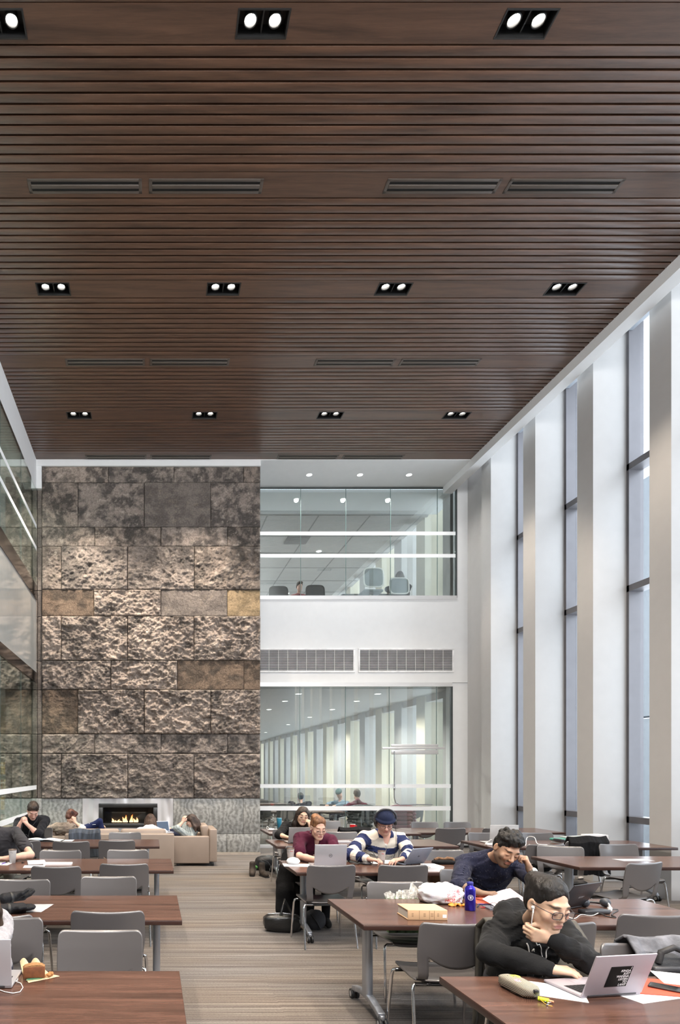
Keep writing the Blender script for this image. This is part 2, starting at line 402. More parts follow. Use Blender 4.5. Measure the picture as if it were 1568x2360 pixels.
def glaz(name, edges, z0, z1, bands):
    m = MB()
    for a, b in zip(edges[:-1], edges[1:]): m.box2((a+.004, YG+.02, z0), (b-.004, YG+.032, z1))
    g = m.build(name, M_glass, kind='structure')
    m = MB()
    for x in edges[1:-1]: m.box2((x-.005, YG+.019, z0), (x+.005, YG+.033, z1))
    m.build('glass_joint', M_gedge, g)
    m = MB()
    for za, zb in bands: m.box2((edges[0], YG+.0135, za), (edges[-1], YG+.0185, zb))
    m.build('frosted_band', M_band, g)
    return g
glaz('window_%d' % wn, [1.6, 2.35, 3.40, 4.43, 5.45, 6.52, 6.93], 5.745, 8.19, [(7.13,7.21),(6.62,6.70)]); wn += 1
glaz('window_%d' % wn, [1.6, 2.35, 3.38, 4.42, 5.42, 6.50, 6.83], .07, 3.675, [(1.365,1.45),(.85,.95)]); wn += 1
# glass door hardware: header rail, patch plate and the long L pull bar
t = thing('door_pull', 'tall steel L shaped pull bar on the glass door under the vents', 'door handle', (5.50, YG-.075, 0))
m = MB(); m.tube([(0,0,2.2),(0,0,1.15),(.03,0,1.03),(.13,0,.985),(.86,0,.985)], .014, 10); m.build('bar', M_steel, t)
m = MB(); m.box((0,.0,1.36),(.036,.036,.07), .006); m.build('collar', M_steel, t)
t = thing('door_header', 'steel header rail across the glass door, just below eye catching tape bands', 'door rail', (5.96, YG-.012, 2.2)); t['label'] = 'steel header rail running across the top of the glass door'
m = MB(); m.box((0,-.004,.07),(1.42,.03,.05), .004); m.build('rail', M_steelw, t)
m = MB(); m.box((.03,.004,.13),(1.07,.016,.06), .003); m.box((.03,.004,-.02),(1.07,.016,.10), .003); m.build('patch_plate', M_steelw, t)
# ---- louvred grilles in the spandrel
M_grd = pm('grille_dark', (.05,.05,.052), .6); M_grw = pm('grille_white', (.84,.84,.84), .4)
for k, (a, b) in enumerate(((2.42, 4.626), (4.705, 6.88))):
    t = thing('air_grille', 'white framed louvred air grille in the white wall above the lower glazing, %s one' % ['left','right'][k], 'air grille', ((a+b)/2, YG, 4.27), group='wall air grilles')
    w, h = (b-a)/2, .275; m = MB()
    for p, q in (((-w,-.02,h-.04),(w,0,h)), ((-w,-.02,-h),(w,0,-h+.04)), ((-w,-.02,-h+.0405),(-w+.035,0,h-.0405)), ((w-.035,-.02,-h+.0405),(w,0,h-.0405))): m.box2(p, q, .002)
    m.build('grille_frame', M_grw, t)
    m = MB(); m.box2((-w+.03,-.003,-h+.03),(w-.03,-.001,h-.03)); m.build('backing', M_grd, t)
    m = MB()
    for i in range(19): m.box((0,-.012,-h+.055+i*.0245),(2*w-.07,.016,.005), rot=Matrix.Rotation(R(22),3,'X'))
    for i in range(9): m.box((-w+.035+(2*w-.07)*(i+1)/10,-.012,0),(.006,.012,2*h-.08))
    m.build('louvre', M_grw, t)
# ---- rooms behind the far glass
mb = MB(); mb.box2((1.6, 42, 0), (XP, 42.2, 8.6)); mb.box2((-9, 30, 0), (1.6, 30.2, 3.7)); struct('wall_far_end', mb, pm('far_wall', (.42,.44,.45), .8))
mb = MB(); mb.box2((1.6, 15.35, 8.2), (XP, 42, 8.3), mi=0); mb.box2((1.6, YG+.3, 8.235), (XP+.2, 15.35, 8.3), mi=1)
for i in range(1, 20): mb.box2((1.6, 15.35+i*1.3, 8.193), (XP, 15.35+i*1.3+.03, 8.2), mi=2)
for i in range(1, 5): mb.box2((1.6+i*1.3, 15.35, 8.193), (1.6+i*1.3+.03, 42, 8.2), mi=2)
struct('ceiling_upper_room', mb, [M_ctile, M_ceilw, pm('tile_joint', (.25,.25,.25), .8)])
mb = MB(); mb.box2((1.6, YG+.36, 3.67), (XP, 42, 3.69)); struct('ceiling_lower_room', mb, M_ceilw)
def spots(pts, z, name, where):
    for k, (x, y) in enumerate(pts):
        t = thing('round_downlight', '', 'ceiling light', (x, y, z), group='round downlights in the %s' % where)
        t['label'] = 'small round glowing downlight seen through the glass in the %s' % where
        m = MB(); m.lathe([(.075,-.006),(.095,-.006),(.1,0)], 16, caps=False); m.build('trim_ring', M_white, t)
        m = MB(); m.lathe([(0,-.005),(.075,-.005)], 16, caps=False); m.build('lens', M_lampw, t)
spots([(x, y) for x in (3.65, 5.62) for y in (15.1, 16.65, 18.9, 21.6)]+[(3.65, 25), (5.62, 25), (5.62, 30)], 3.67, 'd', 'lower room ceiling')
spots([(3.1, 17.8), (4.9, 17.8), (3.1, 21.5), (4.9, 22.0), (3.2, 26), (5.0, 27)], 8.193, 'd', 'upper room ceiling')
for k, (x, y) in enumerate(((4.05, 16.9), (4.2, 27.5))):
    t = thing('square_diffuser', 'square grey air diffuser in the upper room ceiling, %s one' % ['nearer','farther'][k], 'air vent', (x, y, 8.193), group='upper room diffusers')
    m = MB(); m.box((0,0,-.01),(.62,.62,.02), .004); m.box((0,0,-.022),(.42,.42,.008), .003); m.box((0,0,-.03),(.2,.2,.008), .003); m.build('diffuser_plate', pm('diffuser_grey', (.2,.2,.2), .6), t)
# ---- left glazed wall
zb = [(1.37,1.455),(.86,.955)]
yj = [-2.6+1.53*k for k in range(11)]; yj = [y for y in yj if y < YW]+[YW]
def lglaz(n, z0, z1, bands):
    m = MB()
    for a, b in zip(yj[:-1], yj[1:]): m.box2((XL-.012, a+.003, z0), (XL, b-.003, z1))
    g = m.build('window_%d' % n, M_glassL, kind='structure')
    m = MB()
    for y in yj[1:-1]: m.box2((XL-.013, y-.004, z0), (XL+.001, y+.004, z1))
    m.build('glass_joint', M_gedge, g)
    if bands:
        m = MB()
        for za, zc in bands: m.box2((XL+.0005, yj[0], za), (XL+.004, YW-.05, zc))
        m.build('frosted_band', M_band, g)
lglaz(wn, 0, 3.58, zb); wn += 1
lglaz(wn, 5.6, 7.636, [(6.80,6.88),(6.34,6.42)]); wn += 1
mb = MB(); mb.box2((XL-.03, -3, 3.58), (XL+.015, YW-.03, 3.79), mi=0); mb.box2((XL-.03, -3, 5.305), (XL+.015, YW-.03, 5.604), mi=0); mb.box2((XL-.03, -3, 3.79), (XL-.002, YW-.03, 5.305), mi=1)
M_dsteel = pm('dark_polished_channel', (.20,.17,.155), .12, 1, vary=.25, nscale=3)
M_spg = pm('grey_spandrel_glass', (.42,.44,.43), .06, 0, vary=.03, spec=.9, coat=.6)
struct('trim_5', mb, [M_dsteel, M_spg])
mb = MB(); mb.box2((-9, -3, 3.6), (XL-.05, YW+6, 5.4)); mb.box2((-9, -3, 7.9), (XL-.25, YW+6, 8.0)); struct('ceiling_left_rooms', mb, M_ceilw)
mb = MB(); mb.box2((-9.1, -3, 0), (-9, 19, 8.5)); mb.box2((-9, 17, 0), (-3.6, 17.1, 8.5)); struct('wall_left', mb, pm('left_room_wall', (.50,.55,.45), .8, vary=.06))
mb = MB(); mb.box2((-9, -3.2, 0), (8, -3.0, 9.3)); struct('wall_front', mb, pm('rear_wall', (.45,.45,.45), .8))
# ---- outside
mb = MB(); mb.box2((10.4, 4, -1), (10.7, 60, 2.85)); mb.box2((10.37, 4, 2.9), (10.7, 60, 7.9)); struct('wall_outside', mb, pm('pale_concrete', (.40,.44,.48), .8, vary=.06, nscale=14))
mb = MB(); mb.box2((XGL+.3, -30, -.4), (60, 80, -.1)); struct('ground', mb, pm('pavement', (.45,.46,.47), .9))
# ================================================================== STONE WALL
rows = [(8.10,7.775,[249.6,401,561.6]),(7.775,6.842,[180,332.7,485.5]),(6.842,6.44,[218.5,371,524]),(6.44,5.53,[141.7,294.5,447.7]),(5.53,4.98,[217,370.6,524]),
        (4.98,4.053,[141.4,294.5,447]),(4.053,3.446,[256,408.8,562]),(3.446,2.52,[179.6,333,485.5]),(2.52,2.112,[218.5,371,524.4]),(2.112,1.178,[141.7,294.5,447])]
# per block: (bulge, tone) tone: 0 dark grey, 1 mixed, 2 tan-light, 3 brown, 4 smooth grey
style = [[(.012,2),(.010,1),(.012,1),(.01,0)], [(.012,0),(.014,1),(.006,4),(.014,1)], [(.01,0),(.012,0),(.014,1),(.012,0)], [(.03,0),(.035,1),(.035,1),(.03,0)],
         [(.006,3),(.05,2),(.006,4),(.004,5)], [(.05,2),(.055,2),(.055,2),(.055,2)], [(.05,2),(.06,2),(.006,3),(.006,3)], [(.014,3),(.06,2),(.06,2),(.06,2)], [(.035,2),(.02,1),(.02,1),(.016,1)], [(.04,1),(.05,1),(.03,1),(.035,1)]]
pal = np.array([[.062,.057,.053],[.078,.072,.069],[.092,.083,.077],[.066,.053,.043],[.105,.096,.091],[.17,.135,.085]])
lite = np.array([[.23,.20,.178],[.24,.214,.196],[.33,.287,.256],[.155,.118,.090],[.165,.15,.14],[.26,.205,.13]])
def stone():
    V, Fc, C = [], [], []; off = 0; si = 0
    def block(x0, x1, z0, z1, bulge, tone, base, seed, flat=False):
        nonlocal off
        g = .004; x0 += g; x1 -= g; z0 += g; z1 -= g
        nx = max(2, int((x1-x0)/.0145)); nz = max(2, int((z1-z0)/.0145))
        xs, zs = np.meshgrid(np.linspace(x0, x1, nx), np.linspace(z0, z1, nz))
        w = fbm(xs*1.3, zs*1.6, seed*1.7, 3, seed)*.35
        a = fbm(xs*6.5+w*2, zs*8.5+w*2, seed, 5, 5+seed, .6); bil = np.abs(fbm(xs*5.2+w*2, zs*7.5+a*.6, seed+2, 4, 31+seed, .55))*2.2-.5; rdg = 1-np.abs(fbm(xs*6.5+w, zs*9.5, seed+.5, 4, 11+seed))*2.0
        det = 1-np.abs(fbm(xs*15+w*4+a, zs*20-a, seed+4, 3, 77+seed, .6))*2.6
        d = bulge*(.95*a+.45*rdg-.9*bil+.42*det)+bulge*.35+base+fbm(xs*26, zs*26, seed, 2, 40)*.0022
        ed = np.minimum(np.minimum(xs-x0, x1-xs), np.minimum(zs-z0, z1-zs)); d = base+(d-base)*(.35+.65*np.clip(ed/.016, 0, 1)**.5)
        Y = YW-d
        V.append(np.stack([xs, Y, zs], -1).reshape(-1, 3))
        fq = 2.4 if bulge > .02 else 4.6; mixv = fbm(xs*fq+w*3, zs*fq, seed+3, 6, 90+seed, .68); k = np.clip(.48+(1.05 if bulge > .02 else 2.3)*mixv+.30*a*(bulge > .02), 0, 1)[..., None]
        sp = np.clip((fbm(xs*15+a*2, zs*15+w*6, seed, 4, 7)-.26)*3, 0, 1)[..., None]*(.38 if tone != 3 else .2)
        c = pal[tone]*(1-k)+lite[tone]*k; c = c*(1-sp)+np.array([.50,.46,.41])*sp if tone in (0,1,2) else c*(1-.35*sp)+np.array([.45,.38,.28])*.35*sp
        dk = np.clip((fbm(xs*5.5+w, zs*5, seed+9, 6, 61, .65)-.13)*(2.6 if bulge > .02 else 4.5), 0, 1)[..., None]*(.5 if tone in (0,1,2) else .2); c = c*(1-dk)+np.array([.045,.045,.045])*dk
        C.append(c.reshape(-1, 3))
        ii = np.arange(nx*nz).reshape(nz, nx)+off
        Fc.append(np.stack([ii[:-1,:-1], ii[:-1,1:], ii[1:,1:], ii[1:,:-1]], -1).reshape(-1, 4)); 
        # skirt back to the wall
        ring = np.concatenate([ii[0,:], ii[1:,-1], ii[-1,-2::-1], ii[-2:0:-1,0]]); off += nx*nz
        vv = V[-1][ring-(off-nx*nz)].copy(); vv[:,1] = YW+.06; V.append(vv); C.append(np.tile(np.array([.03,.028,.026]), (len(ring), 1)))
        rb = np.arange(len(ring))+off; off += len(ring)
        Fc.append(np.stack([ring, np.roll(ring,-1), np.roll(rb,-1), rb], -1)[:, ::-1])
    for (zt, zb_, js), st in zip(rows, style):
        ed = [-2.295]+[XW(j, YW) for j in js]+[2.268]
        for i in range(4):
            si += 1; block(ed[i], ed[i+1], zb_, zt, st[i][0], st[i][1], .005+.02*((si*37) % 10)/10, si)
        # smooth return beside and behind the side glass
        j2 = -2.70 if si % 8 else -2.62
        block(-2.40, -2.300, zb_, zt, .002, 4, -.04, si+100); block(j2, -2.40, zb_, zt, .008, 0 if si % 3 else 4, -.03, si+130); block(-3.07, j2, zb_, zt, .02, 4, -.03, si+160)
    V, Fc, C = np.concatenate(V), np.concatenate(Fc), np.concatenate(C)*np.array([1.06,1.0,.95])
    return V, Fc, C
def np_mesh(name, V, Fq, C, mat, parent=None, smooth=True):
    me = bpy.data.meshes.new(name); n, m = len(V), len(Fq); k = Fq.shape[1]
    me.vertices.add(n); me.vertices.foreach_set('co', V.astype(np.float32).ravel())
    me.loops.add(m*k); me.loops.foreach_set('vertex_index', Fq.astype(np.int32).ravel())
    me.polygons.add(m); me.polygons.foreach_set('loop_start', (np.arange(m)*k).astype(np.int32))
    me.polygons.foreach_set('use_smooth', np.full(m, smooth))
    me.update(calc_edges=True); me.validate()
    if C is not None:
        at = me.color_attributes.new('Col', 'FLOAT_COLOR', 'POINT')
        at.data.foreach_set('color', np.concatenate([C, np.ones((n, 1))], 1).astype(np.float32).ravel())
    me.materials.append(mat)
    o = bpy.data.objects.new(name, me); COL.objects.link(o)
    if parent: o.parent = parent
    return o
M_stone = pm('split_stone', (1,1,1), .85, vary=.26, nscale=34, bump=1.0, bscale=46, attr=True, spec=.3)
V_, F_, C_ = stone()
sw = np_mesh('wall_stone', V_, F_, C_, M_stone); sw['kind'] = 'structure'
mb = MB(); mb.box2((-3.07, YW+.05, 1.178), (2.26, YW+.4, 8.3)); struct('stone_backing', mb, M_blackgap, sw)
# smooth marble plinth with steel fireplace surround
def marble():
    m, nt, out = new_mat('swirled_stone')
    b = N(nt, 'ShaderNodeBsdfPrincipled'); nt.links.new(b.outputs[0], out.inputs[0]); b.inputs['Roughness'].default_value = .45
    tc = N(nt, 'ShaderNodeTexCoord'); mp = N(nt, 'ShaderNodeMapping'); mp.inputs['Scale'].default_value = (1, 1, 1.3); nt.links.new(tc.outputs['Object'], mp.inputs[0])
    sn = N(nt, 'ShaderNodeTexWave', Scale=3.2, Distortion=11.0, Detail=3.0); sn.inputs['Detail Scale'].default_value = 1.1; nt.links.new(mp.outputs[0], sn.inputs['Vector'])
    n2 = N(nt, 'ShaderNodeTexNoise', Scale=13, Detail=6); nt.links.new(mp.outputs[0], n2.inputs['Vector'])
    ad = N(nt, 'ShaderNodeMath', operation='MULTIPLY_ADD'); ad.inputs[1].default_value = .26; nt.links.new(sn.outputs['Fac'], ad.inputs[0]); nt.links.new(n2.outputs[0], ad.inputs[2])
    cr = N(nt, 'ShaderNodeValToRGB'); e = cr.color_ramp.elements; e[0].position = .44; e[0].color = (.17,.17,.16,1); e[1].position = .80; e[1].color = (.35,.35,.335,1)
    nt.links.new(ad.outputs[0], cr.inputs[0]); nt.links.new(cr.outputs[0], b.inputs['Base Color'])
    return m
M_marble = marble()
mb = MB()
xa, xb = XW(190.5, YW), XW(399, YW); zj = 1.74-(1922-CY)*YW/F; xe = XW(561, YW)
g = .003
def pan(x0, x1, z0, z1): mb.box2((x0+g, YW-.0, z0+g), (x1-g, YW+.3, z1-g), .002)
mb.box2((-3.05, YW+.33, 0), (2.25, YW+.38, 1.17), mi=1)
pan(-3.07, -2.6, 0, 1.178); pan(-2.6, -2.295, 0, 1.178); pan(-2.295, xa, .0, 1.178); pan(xb, xe, zj, 1.178); pan(xe, 2.268, zj, 1.178)
x5 = XW(523, YW); pan(xb, x5, .05, zj); pan(x5, 2.268, .05, zj); mb.box2((xb, YW-.02, 0), (2.27, YW+.3, .05), mi=2)
sp = struct('wall_stone_base', mb, [M_marble, M_blackgap, pm('plinth_stone', (.38,.33,.28), .5)])
fp = thing('fireplace', 'black framed gas fireplace with low flames in a polished steel surround', 'fireplace', ((xa+xb)/2, YW, 0))
cx = (xa+xb)/2
def steelwave():
    m, nt, out = new_mat('polished_steel_sheet')
    b = N(nt, 'ShaderNodeBsdfPrincipled'); nt.links.new(b.outputs[0], out.inputs[0]); b.inputs['Metallic'].default_value = .45; b.inputs['Roughness'].default_value = .22; b.inputs['Base Color'].default_value = (.74,.74,.77,1)
    tc = N(nt, 'ShaderNodeTexCoord'); mp = N(nt, 'ShaderNodeMapping'); mp.inputs['Scale'].default_value = (3.2, 1, .9); nt.links.new(tc.outputs['Object'], mp.inputs[0])
    n1 = N(nt, 'ShaderNodeTexNoise', Scale=1.2, Detail=1); nt.links.new(mp.outputs[0], n1.inputs['Vector'])
    bp = N(nt, 'ShaderNodeBump', Strength=1, Distance=.12); nt.links.new(n1.outputs[0], bp.inputs['Height']); nt.links.new(bp.outputs[0], b.inputs['Normal'])
    return m
fx0, fx1 = XW(228, YW)-cx, XW(363, YW)-cx; fz0, fz1 = 1.74-(1907-CY)*YW/F, 1.74-(1851.5-CY)*YW/F
w2 = (xb-xa)/2
m = MB()
for a, b in (((-w2,-.02,fz1),(w2,.02,1.178)), ((-w2,-.02,0),(w2,.02,fz0)), ((-w2,-.02,fz0),(fx0,.02,fz1)), ((fx1,-.02,fz0),(w2,.02,fz1))): m.box2(a, b)
m.build('steel_surround', steelwave(), fp)
m = MB(); e = .085
for a, b in (((fx0,-.04,fz1-e),(fx1,.0,fz1)), ((fx0,-.04,fz0),(fx1,.0,fz0+e)), ((fx0,-.04,fz0+e),(fx0+e,.0,fz1-e)), ((fx1-e,-.04,fz0+e),(fx1,.0,fz1-e))): m.box2(a, b, .004)
m.build('black_frame', pm('firebox_frame', (.02,.02,.02), .35), fp)
m = MB(); m.box2((fx0+e,.30,fz0+e),(fx1-e,.31,fz1-e)); m.box2((fx0+e,0,fz0+e-.02),(fx1-e,.31,fz0+e)); m.box2((fx0+e,0,fz1-e),(fx1-e,.31,fz1-e+.02))
m.box2((fx0+e-.02,0,fz0+e),(fx0+e,.31,fz1-e)); m.box2((fx1-e,0,fz0+e),(fx1-e+.02,.31,fz1-e)); m.build('firebox', pm('firebox_black', (.015,.015,.014), .3), fp)
def flame():
    m, nt, out = new_mat('gas_flame'); tc = N(nt, 'ShaderNodeTexCoord'); sx = N(nt, 'ShaderNodeSeparateXYZ'); nt.links.new(tc.outputs['Generated'], sx.inputs[0])
    cr = N(nt, 'ShaderNodeValToRGB'); e = cr.color_ramp.elements; e[0].color = (1,.75,.38,1); e[0].position = .1; e[1].color = (1,.22,.03,1); e[1].position = .95
    nt.links.new(sx.outputs['Z'], cr.inputs[0]); em = N(nt, 'ShaderNodeEmission', Strength=5); nt.links.new(cr.outputs[0], em.inputs[0]); nt.links.new(em.outputs[0], out.inputs[0]); return m
m = MB(); rr = random.Random(5); zf = fz0+e
for px, hh in ((258,.10),(264,.06),(274,.08),(279,.05),(284,.13),(288,.17),(292,.12),(301,.16),(305,.18),(309,.10),(314,.12)):
    x = XW(px, YW)-cx; pts = [(x+.02*math.sin(q*3+px), .13, zf-.005+hh*q) for q in (0,.2,.45,.7,.9,1)]
    m.tube(pts, [.022,.03,.026,.016,.007,.002], 8)
m.build('flame', flame(), fp)
m = MB(); m.box2((fx0+e+.05,.08,zf),(fx1-e-.05,.18,zf+.015)); m.build('burner', M_black, fp)
m = MB(); m.box2((fx0+e,-.012,fz0+e),(fx1-e,-.008,fz1-e)); m.build('firebox_glass', glass_mat('firebox_glass', (.8,.8,.8), .0, 1.35), fp)
# ================================================================== TABLES
TH = .735
M_top = wood_mat('table_walnut', (.036,.0180,.0130), (.128,.065,.047), .24, 'X', scale=1.0, fine=1.3)
M_edge = pm('table_edge', (.035,.014,.010), .4, vary=.1)
M_leg = pm('silver_table_leg', (.40,.42,.46), .34, .75, vary=.03)
M_caster = pm('caster_rubber', (.015,.015,.016), .5); M_hub = pm('caster_hub', (.45,.45,.46), .4, .3)
TW, TD = 2.455, .82
def make_table():
    t = thing('table', '', 'table')
    m = MB(); m.box((0,0,TH-.002),(TW-.004,TD-.004,.004)); m.box((0,0,TH-.019),(TW,TD,.032), .003, mi=1); m.build('tabletop', [M_top, M_edge], t)
    for s in (-1, 1):
        x = s*(TW/2-.17)
        m = MB(); m.box((x,0,.41),(.054,.10,.60), .02, seg=4); m.box((x,0,TH-.045),(.10,.55,.02), .004)
        lg = m.build('leg', M_leg, t)
        m = MB()
        pts = [(x,-.265,.088),(x,-.19,.105),(x,-.08,.125),(x,0,.13),(x,.08,.125),(x,.19,.105),(x,.265,.088)]
        for a, b in zip(pts[:-1], pts[1:]):
            a, b = Vector(a), Vector(b); d = b-a; m.box((a+b)/2, (.05,d.length+.012,.038), .006, Matrix.Rotation(math.atan2(d.z, d.y), 3, 'X'))
        ft = m.build('foot', M_leg, t)
        for e in (-1, 1):
            m = MB(); rx = Matrix.Rotation(PI/2, 3, 'Y'); c = (x, e*.285, .037)
            for q in (-1, 1):
                m.lathe([(.012,-.010),(.036,-.011),(.037,0),(.036,.011),(.012,.010)], 18, (c[0]+q*.018, c[1], c[2]), rx, 0)
                m.lathe([(0,.013*q),(.022,.0115*q)], 16, (c[0]+q*.018, c[1], c[2]), rx, 1)
            m.box((x, e*.27, .075), (.03,.05,.035), .006, mi=2)
            m.build('caster', [M_caster, M_hub, M_leg], ft)
    return t
tables = {}
T0 = make_table(); first = True
tl = [('L1', .14-TW/2, 2.65, 'bare walnut laminate table nearest the camera on the left, cake slice on it'),
      ('L2', .205-TW/2, 4.515, 'walnut laminate table on the left with black gloves on it'),
      ('L3', .222-TW/2, 6.585, 'walnut laminate table on the left with the white booklet and coffee cup'),
      ('L4', .105-TW/2, 8.585, 'walnut laminate table farthest on the left, in front of the sofa'),
      ('R1', 1.41+TW/2, 2.57, 'walnut laminate table at lower right holding the stickered laptop'),
      ('R2', 1.385+TW/2, 4.38, 'walnut laminate table holding the tan book and blue bottle'),
      ('R3', 1.44+TW/2, 6.455, 'walnut laminate table where the striped sweater man writes'),
      ('R4', 1.685+TW/2, 8.58, 'walnut laminate table of the woman in black, behind the maroon top'),
      ('R5', 1.90+TW/2, 10.22, 'walnut table nearest the glass wall, with a blue tumbler'),
      ('S1', 4.495+TW/2, 6.79, 'bare walnut table by the windows with one grey sheet on it'),
      ('S2', 4.50+TW/2, 8.43, 'walnut table by the windows with a silver laptop and binders'),
      ('S3', 4.36+TW/2, 10.4, 'empty walnut table by the far right white column')]
for k, x, y, lb in tl:
    if first: T0.location = (x, y, 0); T0['label'] = lb; T0['group'] = 'study tables'; first = False; tables[k] = T0
    else: tables[k] = dup(T0, lb, (x, y, 0))
# ================================================================== CHAIRS
M_shell = pm('taupe_shell', (.098,.091,.092), .34, vary=.03, nscale=3, coat=.55, spec=.8)
def chair_parts():
    path = [(-.235,.425),(-.222,.447),(-.18,.455),(-.06,.447),(.06,.440),(.135,.442),(.180,.458),(.205,.49),(.222,.54),(.236,.62),(.252,.72),(.272,.83)]
    L = [0]
    for a, b in zip(path[:-1], path[1:]): L.append(L[-1]+math.hypot(b[0]-a[0], b[1]-a[1]))
    tot = L[-1]
    def at(s):
        s = max(0, min(tot, s))
        for i in range(len(L)-1):
            if s <= L[i+1]: t = (s-L[i])/(L[i+1]-L[i]); return (path[i][0]+(path[i+1][0]-path[i][0])*t, path[i][1]+(path[i+1][1]-path[i][1])*t)
    def hw(s):
        if s < .1: return .19+.035*math.sin(s/.1*PI/2)
        if s < .42: return .225
        return .225+.02*min(1, (s-.42)/.2)
    def S(u, s):
        y, z = at(s); back = max(0, min(1, (s-.42)/.12))
        w = hw(s); a = abs(u)
        y -= back*.030*a**2.2; z += (1-back)*.012*a**3 - (1-back)*.004
        return Vector((u*w, y, z))
    iz = lambda zz: next(L[i]+(zz-path[i][1])/(path[i+1][1]-path[i][1])*(L[i+1]-L[i]) for i in range(6, len(path)-1) if path[i][1] <= zz <= path[i+1][1])
    s1 = L[5]+.01; sb = iz(.605); ub = .74
    s2 = lambda u: (sb-.072*(1-(abs(u)/ub)**2.2)) if abs(u) < ub else sb
    def top(u):
        a = abs(u); c = .86; d = 0 if a < c else .055*(1-math.sqrt(max(0, 1-((a-c)/(1-c))**2)))
        return tot-d-.010*(1-a*a)**1.0
    us = [-1,-.985,-.95,-.9,-.85,-.8,-ub,-.62,-.48,-.34,-.2,-.07,.07,.2,.34,.48,.62,ub,.8,.85,.9,.95,.985,1]
    def patch(us, sa, sb_, n):
        vs = []; fs = []
        for j in range(n+1):
            for u in us: t = j/n; vs.append(S(u, sa(u)+(sb_(u)-sa(u))*t))
        w = len(us)
        for j in range(n):
            for i in range(w-1): fs.append((j*w+i, j*w+i+1, (j+1)*w+i+1, (j+1)*w+i))
        return vs, fs
    def shell(parts, name, th):
        bm = bmesh.new()
        for vs, fs in parts:
            bv = [bm.verts.new(v) for v in vs]
            for f in fs: bm.faces.new([bv[i] for i in f])
        bmesh.ops.remove_doubles(bm, verts=bm.verts, dist=2e-4); bmesh.ops.recalc_face_normals(bm, faces=bm.faces)
        bm.normal_update(); bmesh.ops.solidify(bm, geom=list(bm.faces), thickness=th)
        m = MB(); m.bm(bm, None, 0, True); return m
    l = [u for u in us if u <= -ub]; r = [u for u in us if u >= ub]
    z0 = lambda u: 0.0
    seat = shell([patch(us, z0, lambda u: s1, 14)], 'seat', .011)
    back = shell([patch(us, s2, top, 16), patch(l, lambda u: s1, s2, 10), patch(r, lambda u: s1, s2, 10)], 'back', .011)
    return seat, back
def make_chair():
    t = thing('stacking_chair', '', 'chair')
    a, b = chair_parts(); a.build('seat', M_shell, t); b.build('backrest', M_shell, t)
    m = MB()
    for y in (-.15, .13): m.tube([(-.235,y,.412),(.235,y,.412)], .010, 8)
    for x in (-.14, .14): m.tube([(x,-.16,.418),(x,.15,.418)], .010, 8)
    m.box((0,0,.425),(.34,.26,.018), .006); m.build('seat_frame', M_black, t)
    for s in (-1, 1):
        m = MB(); m.tube([(s*.15,-.15,.415),(s*.225,-.155,.418),(s*.243,-.165,.408),(s*.248,-.175,.38),(s*.255,-.20,.2),(s*.262,-.225,.0)], .0105, 10); m.build('leg', M_chrome, t)
        m = MB(); m.tube([(s*.15,.13,.415),(s*.225,.135,.420),(s*.243,.145,.410),(s*.248,.155,.38),(s*.255,.19,.2),(s*.262,.235,.0)], .0105, 10); m.build('leg', M_chrome, t)
    return t
CH0 = make_chair(); ch_used = False; chairs = {}
def chair(key, x, yb, side, lab, turn=0):
    """side F: on the far side of a table, facing the camera; N: on the near side, back to the camera. yb = y of the backrest"""
    global ch_used
    rz = (0 if side == 'F' else PI)+R(turn); d = Vector((0, .265, 0)); d.rotate(Matrix.Rotation(rz, 3, 'Z'))
    loc = Vector((x, yb, 0))-d
    if not ch_used: CH0.location = loc; CH0.rotation_euler = (0,0,rz); CH0['label'] = lab; CH0['group'] = 'taupe stacking chairs'; ch_used = True; c = CH0
    else: c = dup(CH0, lab, loc, rz)
    chairs[key] = c; return c
